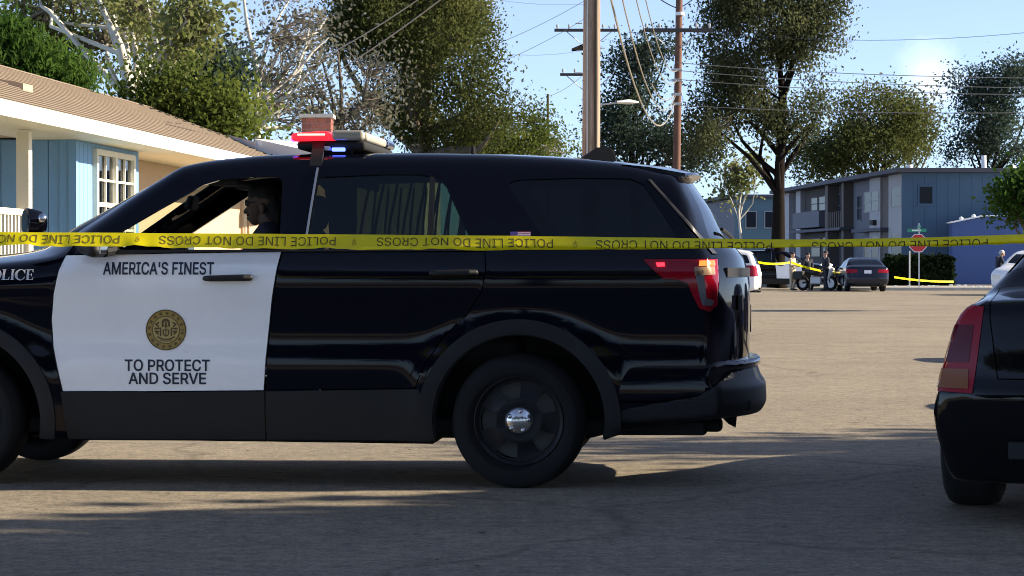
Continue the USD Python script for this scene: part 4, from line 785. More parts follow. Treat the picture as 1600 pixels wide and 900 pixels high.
# ------------------------------------------------------------------ flats on the right
plain('flats_blue', (0.058, 0.115, 0.19), 0.8, var=.05, scale=.8); plain('flats_annex', (0.05, 0.088, 0.22), 0.8, var=.05, scale=.8); plain('flats_grey', (0.105, 0.112, 0.135), 0.85, var=.06, scale=1); plain('flats_white', (0.33, 0.33, 0.345), 0.8, var=.04, scale=1)
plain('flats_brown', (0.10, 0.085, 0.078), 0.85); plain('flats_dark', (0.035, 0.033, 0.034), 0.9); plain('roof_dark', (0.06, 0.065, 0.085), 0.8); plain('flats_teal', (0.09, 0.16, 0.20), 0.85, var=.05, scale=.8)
M('window_dark', {'p': ('principled_bsdf', {'base_color': (.02, .025, .032), 'roughness': .15, 'ior': 1.12})})
K0 = at(1419, 440, 95.0); K0[2] = 0; KD = np.array([-0.075 / K, 1.0, 0]); KD /= np.linalg.norm(KD); KN = np.array([-KD[1], KD[0], 0])           # along the street front; KN out of it, towards the street
flats = thing('flats', 'two storey grey blue block of flats with white window bays on the corner', 'building', K0, math.degrees(math.atan2(KD[1], KD[0])))   # local x along the front, local y to the street
def ks(px):
    d = ray(px, 400)[:2]; m = np.array([[d[0], -KD[0]], [d[1], -KD[1]]]); return float(np.linalg.solve(m, K0[:2])[1])
def kz(px, py):
    s = ks(px); Y = (K0 + KD * s)[1]; return float(at(px, py, Y / K)[2])
RZ = at(1419, 268, 95)[2]; LEN = ks(1222)
part('wall', bx(0, LEN, -14, -.30, .1, RZ - .05), 'flats_grey', flats, False)
part('end_wall', bx(-.12, -.01, -14, .22, .1, RZ - .06), 'flats_blue', flats, False)
for k in range(24): part('wall_board', bx(-.135, -.122, -.2 - .58 * k, .36 - .58 * k, .1, RZ - .07), 'flats_blue', flats, False)
part('roof', bx(-.6, LEN + .5, -14.5, .75, RZ - .05, RZ + .16), 'roof_dark', flats, False)
def panel(px0, px1, py0, py1, pxr, mat, d0, d1, name='panel'):
    a, b = sorted((ks(px0), ks(px1))); return part(name, bx(a, b, d0, d1, kz(pxr, py1) if py1 else .1, kz(pxr, py0) if py0 else RZ - .06), mat, flats, False)
def flat_window(px0, px1, py0, py1, d, frame='flats_white'):
    a, b = sorted((ks(px0), ks(px1))); pm = (px0 + px1) / 2; z0, z1 = kz(pm, py1), kz(pm, py0)
    fr = part('window', cat_([bx(a, b, d, d + .02, z1 - .06, z1), bx(a, b, d, d + .035, z0, z0 + .06), bx(a, a + .08, d, d + .02, z0 + .06, z1 - .06), bx(b - .08, b, d, d + .02, z0 + .06, z1 - .06), bx(a + .08, b - .08, d, d + .018, (z0 + z1) / 2 - .025, (z0 + z1) / 2 + .025)]), frame, flats, False)
    part('pane', bx(a + .08, b - .08, d + .003, d + .010, z0 + .06, (z0 + z1) / 2 - .025), 'window_dark', fr, False); part('pane', bx(a + .08, b - .08, d + .003, d + .012, (z0 + z1) / 2 + .025, z1 - .06), 'window_dark', fr, False)
panel(1393, 1416, None, None, 1400, 'flats_white', -.298, .16, 'bay'); panel(1379, 1392.8, None, None, 1386, 'flats_brown', -.297, .02); panel(1362, 1378.8, None, None, 1370, 'flats_white', -.298, .12, 'bay')
panel(1329, 1361.8, None, None, 1345, 'flats_grey', -.297, -.15); panel(1296, 1328.8, None, None, 1310, 'flats_dark', -.297, -.22, 'stair_shade_panel'); panel(1252, 1295.8, None, None, 1270, 'flats_dark', -.297, -.24, 'balcony_shade_panel')  # dark panels paint the shade inside the stair and balcony openings
panel(1245, 1251.8, None, None, 1248, 'flats_white', -.297, .05, 'post'); panel(1226, 1234, None, None, 1230, 'flats_white', -.297, .05, 'post')
flat_window(1398, 1414, 290, 323, .162); flat_window(1398, 1414, 364, 402, .162); flat_window(1365, 1377, 297, 330, .122); flat_window(1365, 1377, 368, 408, .122); flat_window(1346, 1358, 300, 332, -.148); flat_window(1335, 1342, 305, 345, -.148, 'flats_grey'); flat_window(1346, 1358, 372, 410, -.148)
for px0, px1, py0, py1 in ((1312, 1319, 299, 330), (1320, 1327, 298, 345), (1262, 1272, 308, 330), (1274, 1284, 306, 330), (1300, 1308, 303, 340), (1262, 1276, 372, 402), (1280, 1292, 370, 404)): flat_window(px0, px1, py0, py1, -.218, 'flats_brown')
panel(1254, 1296, 331, 356, 1275, 'flats_grey', -.23, .62, 'balcony_front'); panel(1250, 1330, 358, 362, 1290, 'roof_dark', -.23, .66, 'balcony_floor'); panel(1346, 1392, 357, 362, 1370, 'roof_dark', -.14, .55, 'canopy'); panel(1300, 1304, None, None, 1302, 'flats_brown', -.2, .4, 'stair_post'); panel(1326, 1329, None, None, 1327, 'flats_brown', -.2, .4, 'stair_post')
for k in range(9): panel(1299 + 3 * k, 1300 + 3 * k, 331, 357, 1312, 'flats_brown', .34, .38, 'stair_rail')
panel(1368, 1373, 344, 352, 1370, 'flats_dark', .122, .32, 'air_conditioner')
ew = part('end_window', bx(-.175, -.137, -1.25, -.45, kz(1419, 322), kz(1419, 288)), 'flats_blue', flats, False); part('pane', bx(-.182, -.177, -1.17, -.53, kz(1419, 318), kz(1419, 292)), 'window_dark', ew, False)
for i, (px, py, w, h) in enumerate(((1421, 266, .16, .28), (1537, 262, .13, .75), (1538, 262, .12, .5))):
    p = at(px, py, 97); l = p - K0; part('roof_pipe', tube([(np.dot(l, KD), np.dot(l, KN), RZ + .1), (np.dot(l, KD), np.dot(l, KN), RZ + .16 + h)], [w, w], 10), 'white_trim', flats, 40)
p = at(1581, 262, 97); l = p - K0; dm = trimesh.creation.icosphere(subdivisions=2, radius=.24); dm.apply_translation((np.dot(l, KD), np.dot(l, KN), RZ + .22)); part('roof_vent', dm, 'white_trim', flats, 40)
# blue annex in front of the end wall
ax = at(1488, 400, 93.4); az = at(1540, 338, 93.4)[2]; az0 = at(1490, 348, 93.4)[2]
annex = thing('annex', 'single storey royal blue annex with thin white roof edge beside the hedge', 'building', (ax[0], 93.4 * K, 0), -1.0)
part('wall', hullpts([(x, y, z) for y in (0, 1.2) for x, z in ((0, .1), (7, .1), (7, az), (1.55, az), (0, az0))]), 'flats_annex', annex, False)
part('roof_edge', cat_([hullpts([(x, y, z + d) for y in (-.12, 1.2) for d in (.004, .06) for x, z in ((-.1, az0 - .03), (1.55, az))]), bx(1.56, 7.1, -.12, 1.2, az + .004, az + .06)]), 'white_trim', annex, False)
for x in (.45, 1.05): dm = trimesh.creation.icosphere(subdivisions=2, radius=.11); dm.apply_translation((x, .15, az0 + (az - az0) * x / 1.55 + .1)); part('roof_vent', dm, 'white_trim', annex, 40)
# far teal block beyond the eucalyptus
tb = at(1205, 400, 132); ta = at(1112, 400, 132); tz = at(1150, 309, 132)[2]
far = thing('far_flats', 'distant two storey teal block of flats behind the eucalyptus trunk', 'building', (0, 0, 0))
part('wall', bx(ta[0] + 1.6, tb[0] + .9, 132 * K, 142 * K, 0.1, tz), 'flats_teal', far, False); part('side_wall', hullpts([(x, y, z) for z in (.1, tz - .05) for x, y in ((ta[0] + 1.59, 132.1 * K), (ta[0] + 1.59, 142 * K), (ta[0] - .8, 160 * K), (ta[0] - .8, 159 * K))]), 'flats_grey', far, False)
part('roof', hullpts([(x, y, z) for z in (tz + .003, tz + .22) for x, y in ((ta[0] + 1.2, 132 * K - .5), (tb[0] + 1.2, 132 * K - .5), (tb[0] + 1.2, 143 * K), (ta[0] + 1.2, 143 * K), (ta[0] - 1.2, 160 * K))]), 'roof_dark', far, False)
for x in (ta[0] + 2.3, ta[0] + 3.6):
    w_ = part('window', bx(x, x + .8, 132 * K - .07, 132 * K - .01, 3.6, 4.8), 'flats_white', far, False); part('pane', bx(x + .07, x + .73, 132 * K - .10, 132 * K - .075, 3.67, 4.73), 'window_dark', w_, False)
# hedge
rng = np.random.default_rng(5); h0, h1 = at(1388, 420, 91.0), at(1489, 420, 91.0); hz1 = at(1440, 400, 91)[2]
P = np.stack([rng.uniform(h0[0], h1[0], 2600), 91 * K + rng.uniform(0, 1.0, 2600), rng.uniform(.15, hz1 - .08, 2600)], 1)
hedge = thing('hedge', 'clipped dark green hedge along the foot of the blue flats', 'hedge', (0, 0, 0)); part('foliage', leaves(P, 9, .12, rng, .07), 'leaf_hedge', hedge, False)
part('stems', cat_([tube([(x, 91 * K + .5, .05), (x + .1, 91 * K + .5, hz1 - .4)], [.03, .02], 5) for x in np.linspace(h0[0] + .2, h1[0] - .2, 12)]), 'bark_dark', hedge)

# ------------------------------------------------------------------ poles, lamp, wires
M('pole_wood', {'tc': ('texture_coordinate', {}), 'mp': ('mapping', {'scale': (14, 14, .5)}), 'n': ('noise_texture', {'scale': 1.6, 'detail': 6.0, 'roughness': .7}), 'r': ('rgb_ramp', {'ramp': [(.3, (.12, .085, .06)), (.5, (.27, .20, .14)), (.7, (.38, .29, .21))]}), 'b': ('bump', {'strength': .7, 'distance': .02}), 'p': ('principled_bsdf', {'roughness': .9})},
  [('tc.object', 'mp.vector'), ('mp.vector', 'n.vector'), ('n.fac', 'r.fac'), ('r.color', 'p.base_color'), ('n.fac', 'b.height'), ('b.normal', 'p.normal')])
plain('pole_red', (0.13, 0.062, 0.042), 0.9, var=.3, scale=2); plain('pole_dark', (0.05, 0.042, 0.036), 0.9); plain('wire', (0.02, 0.02, 0.022), 0.6); plain('wire_pale', (0.24, 0.21, 0.165), 0.55); plain('ceramic', (0.35, 0.36, 0.38), 0.3)
def pole(label, px, Y, r, h, mat, lean=0.0, arms=(), collar=()):
    b = foot(px, Y, 0); t = thing('utility_pole', label, 'utility pole', b)
    part('shaft', tube([(0, 0, 0), (lean * .5, 0, h * .5), (lean, 0, h)], [r, r * .88, r * .75], 20), mat, t, 60)
    for px0, px1, py, w in arms:
        a, c = at(px0, py, Y) - b, at(px1, py, Y) - b; part('crossarm', bx(a[0], c[0], -r - .10, -r, a[2] - w, a[2] + w), 'pole_dark', t, False)
        for x in (a[0] + .12, a[0] + .6, c[0] - .6, c[0] - .12): part('insulator', tube([(x, -r - .05, a[2] + w), (x, -r - .05, a[2] + w + .10), (x, -r - .05, a[2] + w + .18)], [.02, .055, .035], 8), 'ceramic', t, 40)
        for s in (-1, 1): part('brace', tube([(s * .9, -r - .05, a[2] - w), (s * r * .9, -r * .6, a[2] - .7)], .02, 6), 'galvanised', t)
    return t, b
mp_, mb = pole('thick weathered wooden utility pole rising above the police car roof', 922, 35, .176, 11.5, 'pole_wood', lean=.06)
part('conduit', tube([(.10, -.165, 0), (.11, -.163, 9)], .022, 8), 'pole_dark', mp_, 40); part('conduit', tube([(-.06, -.175, 0), (-.05, -.172, 9.5)], .012, 8), 'galvanised', mp_, 40)
for k in range(5): part('step_bolt', tube([(.15 * (-1) ** k, 0, 4.2 + .45 * k), (.27 * (-1) ** k, 0, 4.2 + .45 * k)], .010, 6), 'galvanised', mp_)
p2, b2_ = pole('utility pole half hidden behind the thick wooden pole with two crossarms', 920, 78, .15, 13.5, 'pole_dark', arms=((866, 965, 48, .06), (875, 941, 117, .055)))
q = at(897, 76, 78) - b2_; part('bracket', hullpts([(q[0] - .1, -.1, q[2]), (q[0] + .5, -.1, q[2] + .25), (q[0] + .5, .1, q[2] - .05), (q[0] - .1, .1, q[2] - .1)]), 'pole_dark', p2)
q0, q1 = at(936, 164, 78) - b2_, at(968, 160, 78) - b2_
part('lamp_arm', tube([(.1, -.1, q0[2] - .2), tuple(q0 * [1, 0, 1]), tuple(q1 * [1, 0, 1])], .035, 8), 'galvanised', p2, 40)
q2 = at(998, 160, 78) - b2_; lh = part('lamp_head', hullpts([(q1[0] - .1, y, q1[2] + z) for y, z in ((-.08, 0), (.08, 0), (0, .06), (0, -.06))] + [(q1[0] + .4, y, q1[2] + z) for y, z in ((-.17, 0), (.17, 0), (0, .13), (0, -.08))] + [(q2[0], y, q1[2] + z) for y, z in ((-.08, -.02), (.08, -.02), (0, .04))]), 'white_trim', p2, 40)
p3_, b3 = pole('reddish brown utility pole with one crossarm in front of the dark tree', 1054, 70, .155, 13.0, 'pole_red', lean=.2, arms=((1004, 1113, 48, .07),))
for py in (163, 148, 126, 110): q = at(1057, py, 70) - b3; part('wire_clamp', rbox(q[0] - .2, q[0] + .2, -.26, -.15, q[2] - .05, q[2] + .05, .02), 'galvanised', p3_)
q = at(1060, 20, 70) - b3; part('pole_band', tube([(.19, 0, q[2] - .1), (.19, 0, q[2] + .02)], [.17, .17], 14), 'white_trim', p3_, 40)
p4_, b4 = pole('thin distant utility pole left of the thick wooden pole', 856, 120, .10, at(856, 147, 120)[2], 'pole_dark')
def wire(pa, pb, drop, r, mat, label, n=16):
    solo('overhead_wire', tube(sag(pa, pb, drop, n), r, 5, False), mat, label, 'wire', smooth=60)
W = lambda px, py, Y: at(px, py, Y)
# bundle of wires sagging down to the brown pole
for (px, py, Y0, q, d, r, lab) in (((948), -30, 36, (1053, 163), 1.6, .022, 'lowest and thickest wire sagging from the thick pole to the brown pole'), (966, -30, 36, (1055, 150), 1.3, .016, 'second lowest wire sagging down to the brown pole'), (985, -40, 40, (1057, 126), .9, .014, 'third wire sagging to the brown pole from above'), (1000, -40, 42, (1058, 110), .7, .014, 'topmost wire of the bundle sagging to the brown pole')):
    wire(W(px, py, Y0), W(q[0], q[1], 69.8), d, r, 'wire_pale', lab)
wire(W(1018, 130, 66), W(1053, 149, 69.8), .35, .02, 'wire_pale', 'short pale loop of cable hanging left of the brown pole')
for i, (y0, y1, lab) in enumerate(((110, 138, 'upper pale wire running right from the brown pole'), (124, 148, 'second pale wire running right from the brown pole'), (164, 174, 'lowest pale wire running right from the brown pole'), (98, 122, 'highest thin wire running right past the eucalyptus'))):
    wire(W(1058, y0, 69.8), W(1700, y1, 60), .15, .013, 'wire_pale', lab)
wire(W(1110, 48, 70), W(1700, 40, 60), .4, .008, 'wire', 'thin dark wire running right from the crossarm tip')
wire(W(500, 92, 33), W(672, -14, 30), .05, .010, 'wire_pale', 'upper of two pale wires crossing the dense olive tree')
wire(W(500, 128, 33), W(706, -14, 30), .05, .011, 'wire_pale', 'lower of two pale wires crossing the dense olive tree')
for (a, b, r, lab) in (((760, 75), (912, 2), .010, 'thin grey wire rising from the olive tree to the thick pole'), ((775, 100), (912, 30), .010, 'second thin grey wire rising to the thick pole'), ((800, 85), (915, 78), .006, 'faint level wire left of the thick pole'), ((858, 150), (910, 118), .010, 'short wire from the thin distant pole towards the crossarm'), ((780, 0), (920, 6), .006, 'faint wire near the top edge left of the thick pole')):
    wire(W(a[0], a[1], 75), W(b[0], b[1], 77), .1, r, 'wire', lab)
for (a, b, lab) in (((1020, -10), (1056, 12), 'guy wire left of the brown pole top'), ((1092, -10), (1062, 12), 'guy wire right of the brown pole top')): wire(W(a[0], a[1], 70), W(b[0], b[1], 70), .05, .02, 'wire', lab)
# ------------------------------------------------------------------ other cars
plain('paint_charcoal', (0.008, 0.010, 0.018), 0.12, spec=.5); plain('paint_white_car', (0.72, 0.73, 0.74), 0.35, coat=.7); plain('paint_black_car', (0.0015, 0.0018, 0.0025), 0.05, spec=.35); plain('alloy', (0.35, 0.36, 0.38), 0.35, .9)
SEDAN = dict(top=[(-3.9, .62), (-3.7, .74), (-3.3, .86), (-2.35, .97), (-2.2, 1.02), (-1.75, 1.25), (-1.35, 1.40), (-.9, 1.445), (-.4, 1.42), (0, 1.32), (.35, 1.18), (.52, 1.115), (.75, 1.085), (1.0, 1.06), (1.3, 1.0)], bot=[(-3.9, .28), (-3.2, .2), (.4, .2), (.7, .26), (1.3, .32)],
    tail=[(.15, .90), (.28, .97), (.4, 1.03), (.55, 1.05), (.66, 1.03), (.8, 1.0), (.95, .97), (1.05, .93), (1.3, .7)], nose=[(.1, -3.68), (.3, -3.76), (.55, -3.8), (.75, -3.74), (.95, -3.5)],
    sec=[(.15, .80), (.25, .845), (.4, .875), (.6, .895), (.75, .90), (.86, .895), (.95, .875), (1.03, .845), (1.12, .79), (1.25, .72), (1.4, .62), (1.5, .54)], crown=.03, rear=(.20, .2, .9), front=(.35, -2.6, -3.4), axis=(-3.0, .55, .62), k=.10, kt=.07)
SALOON = dict(SEDAN, bot=[(-3.9, .28), (-3.2, .2), (.4, .19), (.7, .18), (1.3, .20)], sec=[(.15, .80), (.25, .845), (.4, .885), (.5, .90), (.6, .882), (.70, .858), (.80, .83), (.90, .80), (.98, .76), (1.04, .71), (1.12, .645), (1.25, .565), (1.4, .50), (1.5, .44)], rear=(.13, .2, .9), k=.08, kt=.045, tail=[(.15, .98), (.28, 1.02), (.42, 1.05), (.58, 1.06), (.66, 1.035), (.8, 1.015), (.95, .985), (1.05, .96), (1.3, .8)], top=SEDAN['top'][:-7] + [(-.4, 1.425), (0, 1.34), (.35, 1.185), (.60, 1.06), (.80, 1.035), (1.0, 1.01), (1.3, .96)])
CROSS = dict(top=[(-3.9, .75), (-3.65, .92), (-3.2, 1.03), (-2.5, 1.10), (-2.2, 1.2), (-1.7, 1.48), (-1.35, 1.62), (-.8, 1.68), (0, 1.67), (.6, 1.60), (.9, 1.5), (1.3, 1.4)], bot=[(-3.9, .32), (-3.2, .24), (.4, .24), (1.3, .38)],
    tail=[(.15, .85), (.4, .98), (.6, 1.0), (.95, .97), (1.15, .92), (1.4, .80), (1.65, .62)], nose=[(.1, -3.62), (.3, -3.74), (.6, -3.78), (.9, -3.7), (1.1, -3.4)],
    sec=[(.15, .84), (.3, .89), (.55, .92), (.8, .925), (1.0, .91), (1.1, .88), (1.3, .80), (1.5, .71), (1.7, .60)], crown=.03, rear=(.18, .2, .9), front=(.35, -2.4, -3.3), axis=(-2.9, .4, .75), k=.10, kt=.08)
def car(label, prof, loc, rot, paint, style, res=(90, 96, 22), group=None, name='parked_car'):
    Sx = Shell(**prof); t = thing(name, label, 'car', loc, rot, group); hi = res[0] > 100
    bd, inn, gi, go, ou = (Sx.solid(o, *res) for o in (0, -.05, -.014, -.007, .006))
    wb, r = 2.78, (.335 if style != 'cross' else .36); wc = ((0.0, r), (-wb, r)); ar = None
    for c in wc:
        for w0, w1 in ((-1.6, -.5), (.5, 1.6)):
            m = cyl_w(c[0], c[1], r + .06, w0, w1, 48); ar = m if ar is None else ar + m
    if style == 'cross': sw = [[(-1.95, 1.13), (-1.45, 1.50), (-.85, 1.56), (-.85, 1.12)], [(-.77, 1.12), (-.77, 1.56), (.05, 1.545), (.12, 1.14)], [(.2, 1.15), (.14, 1.54), (.55, 1.45), (.66, 1.2)]]; z0, z1, zr = 1.14, 1.57, 1.2
    else: sw = [[(-1.95, 1.035), (-1.42, 1.33), (-.90, 1.365), (-.86, 1.02)], [(-.79, 1.02), (-.83, 1.365), (-.35, 1.335), (.02, 1.20), (.12, 1.07), (.05, 1.03)]]; z0, z1, zr = 1.04, 1.36, 1.12
    Z = np.linspace; tp = Sx.top
    uu = np.linspace(-2.6, -.9, 200); fw = uu[np.searchsorted(tp(uu), z0)]; fr = uu[np.searchsorted(tp(uu), z1 - .02)]
    ur = np.linspace(-.4, 1.0, 200); rb = ur[np.argmax(tp(ur) < zr)] if (tp(ur) < zr).any() else .8; rt = ur[np.argmax(tp(ur) < z1 - .02)]
    cut = ar; glz = []
    for p in sw:
        q = Polygon(p).buffer(-.03).buffer(.03); n, f = both(q)
        n = n ^ m3.Manifold.cube((9, 1.3, 3)).translate((-6, -1.6, 0)) if False else n
        cut = cut + n + f; glz += [('side_window', both(q.buffer(.012))[0]), ('side_window', both(q.buffer(.012))[1])]
    wsp = [(-.70, fw + .22), (-.4, fw + .12), (0, fw + .08), (.4, fw + .12), (.70, fw + .22), (.54, fr), (0, fr - .06), (-.54, fr)]
    gw = lambda P, e: prism_uw([(u, w * (1 + e)) for w, u in P], z0 - .03, 2.0)
    if style == 'cross':
        rgp = prism_wz([(-.68, 1.14), (.68, 1.14), (.55, 1.5), (-.55, 1.5)], .35, 1.6); rgo = prism_wz([(-.70, 1.12), (.70, 1.12), (.565, 1.52), (-.565, 1.52)], .35, 1.6)
    else:
        P = [(.50, rt + .02), (0, rt + .02), (-.50, rt + .02), (-.66, rb - .10), (0, rb - .02), (.66, rb - .10)]; rgp = prism_uw([(u, w) for w, u in P], zr - .04, 1.9); rgo = prism_uw([(u + (.012 if i > 2 else -.012), w * 1.02) for i, (w, u) in enumerate(P)], zr - .06, 1.9)
    cut = cut + gw(wsp, 0) + rgp
    lid = prism_wz([(-.60, .66), (.60, .66), (.64, .93), (.655, 1.3), (-.655, 1.3), (-.64, .93)], rb + .06, 1.5) if style != 'cross' else prism_wz([(-.74, .62), (.74, .62), (.74, 1.08), (-.74, 1.08)], .6, 1.5)
    lg = prism_wz([(-.604, .655), (.604, .655), (.645, .93), (.66, 1.31), (-.66, 1.31), (-.645, .93)], rb + .055, 1.51) if style != 'cross' else prism_wz([(-.745, .615), (.745, .615), (.745, 1.085), (-.745, 1.085)], .6, 1.51)
    sh_ = bd - inn
    if style == 'saloon': tlp = [(.715, .592), (.93, .600), (.93, 1.0), (.70, .985), (.672, .98), (.69, .80)]; tz = (.35, 1.3)
    elif style == 'sedan': tlp = [(.42, .80), (.86, .78), (.93, .80), (.93, .92), (.80, .95), (.44, .93)]; tz = (.5, 1.3)
    else: tlp = [(.70, .75), (.95, .75), (.95, 1.12), (.74, 1.12)]; tz = (.45, 1.3)
    tl = [prism_wz(tlp, *tz), prism_wz([(-w, z) for w, z in tlp], *tz)]
    hl = [prism_wz([(s * w, z) for w, z in ((.45, .60), (.95, .60), (.95, .80), (.50, .74))], -3.9, -3.1) for s in (-1, 1)]
    if hi: tlc = None
    part('body', sh_ - cut - lg - tl[0] - tl[1] - hl[0] - hl[1], paint, t, 35)
    part('boot_lid', (sh_ ^ lid) - tl[0] - tl[1] - cut, paint, t, 35)
    for m in tl:
        l = part('tail_light', (ou - inn) ^ m, 'tail_red', t, 35)
    if style == 'saloon':
        for s in (-1, 1):
            q = prism_wz([(s * w, z) for w, z in ((.735, .612), (.93, .615), (.93, .70), (.735, .70))], *tz); part('indicator', (Sx.solid(.010, *res) - inn) ^ q, 'amber_lens', t, 35)
            q = prism_wz([(s * w, z) for w, z in ((.735, .73), (.93, .73), (.92, .90), (.715, .90))], *tz); part('lens_cell', (Sx.solid(.0085, *res) - inn) ^ q, 'tail_dark_red', t, 35)
    for m in hl: part('headlight', (ou - inn) ^ m, 'clear_lens', t, 35)
    gl_ = go - gi
    for nm, m in glz: part(nm, gl_ ^ m, 'tinted_glass' if style != 'saloon' else 'privacy_glass', t, 35)
    part('windshield', gl_ ^ gw([(w, u + (-.015 if i < 5 else .015)) for i, (w, u) in enumerate(wsp)], .02), 'tinted_glass', t, 35); part('rear_window', gl_ ^ rgo, 'tinted_glass' if style != 'saloon' else 'privacy_glass', t, 35)
    part('floor_pan', rbox(-3.4, .85, -.70, .70, .22, .32, .03), 'matte_black', t); 
    for w in (-.36, .36): part('seat', cat_([rbox(-1.5, -1.0, w - .24, w + .24, .45, .62, .05), hull_spheres([((-1.02, w - .17, .62), .06), ((-1.02, w + .17, .62), .06), ((-.86, w - .15, 1.08), .05), ((-.86, w + .15, 1.08), .05)]), hull_spheres([((-.85, w - .08, 1.16), .05), ((-.85, w + .08, 1.16), .05), ((-.84, w, 1.24), .05)])]), 'seat_cloth', t, 40)
    part('rear_seat', cat_([rbox(-.55, -.1, -.6, .6, .45, .62, .05), rbox(-.15, .05, -.6, .6, .6, 1.05, .06)]), 'seat_cloth', t, 40); part('dashboard', rbox(-2.3, -1.85, -.68, .68, .7, .98, .06), 'seat_cloth', t, 40)
    for c in wc:
        for s in (-1, 1): wheel(t, c[0], c[1], s, r, .26 if style == 'saloon' else .225, r - .105, .95 if style == 'saloon' else max(.86, float(Sx.half(0., r)) - .02), False, 'alloy' if style != 'saloon' else 'bright_metal')
        part('axle', tube([(c[0], -.7, r), (c[0], .7, r)], .05, 8), 'matte_black', t)
        for s in (-1, 1):
            w0, w1 = (-.80, -.50) if s < 0 else (.50, .80); part('wheel_liner', (cyl_w(c[0], c[1], r + .062, w0, w1, 40) - cyl_w(c[0], c[1], r + .045, w0 - (.1 if s < 0 else -.02), w1 - (.02 if s < 0 else -.1), 40)) ^ m3.Manifold.cube((12, 4, 3)).translate((-6, -2, .24)), 'matte_black', t)
    MW = -.12 if style == 'saloon' else 0
    for s in (-1, 1): part('door_mirror', hull_spheres([((-1.72, s * (.90 + MW), 1.0), .04), ((-1.72, s * (1.0 + MW), 1.01), .05), ((-1.76, s * (.96 + MW), 1.04), .05)]), paint, t, 40)
    ux = float(Sx.tail(.82)); part('licence_plate', rbox(ux - .02, ux + .012, -.15, .15, .76, .90, .003), 'decal_white', t); part('bumper_strip', rbox(float(Sx.tail(.36)) - .02, float(Sx.tail(.36)) + .012, -.55, .55, .30, .38, .01), 'matte_black', t)
    [part('exhaust', tube([(.75, s * .5, .25), (.96, s * .5, .24)], .03, 12), 'steel_black', t, 40) for s in (-1, 1)]
    return t
# black saloon at the right edge, its tail towards the viewer
SA = 17.0; H = np.array([math.sin(math.radians(SA)), math.cos(math.radians(SA)), 0])                   # heading
R90 = np.array([H[1], -H[0], 0])                                                                     # to the car's right
tyre = gnd(1466, 790); rear_axle = tyre + R90 * .985 + H * .12
black = car('glossy black saloon cut by the right picture edge with tall red tail light', SALOON, (rear_axle[0], rear_axle[1], 0), -90 - SA, 'paint_black_car', 'saloon', (150, 144, 34), name='parked_car')
d1 = car('dark blue grey saloon parked by the stop sign in front of the flats', SEDAN, ((1354 - CX) / F * 81 * K, 81.4 * K, 0), -90.5, 'paint_charcoal', 'sedan')
white = car('white car with sunlit tail just right of the police car tailgate', CROSS, (at(1192, 400, 64)[0] - 1.0, 64.4 * K, 0), -8, 'paint_white_car', 'cross')
clone(white, 'white vehicle parked at the blue annex behind the black saloon', (20.1, 98.3, 0), 62)
clone(d1, 'saloon outside the view whose tail shadow falls beside the black saloon', (gnd(1400, 636)[0] + 2.4 + 1.0, gnd(1400, 638)[1], 0), 180, 'saloons outside the view')
clone(d1, 'saloon outside the view whose tail shadow falls further up the street', (gnd(1400, 563)[0] + 2.4 + 1.0, gnd(1400, 563)[1], 0), 180, 'saloons outside the view')
pf = at(1212, 400, 88); clone(suv, 'distant black and white police car facing right behind the white car', (pf[0] - 1.35, 88 * K, 0), 177)

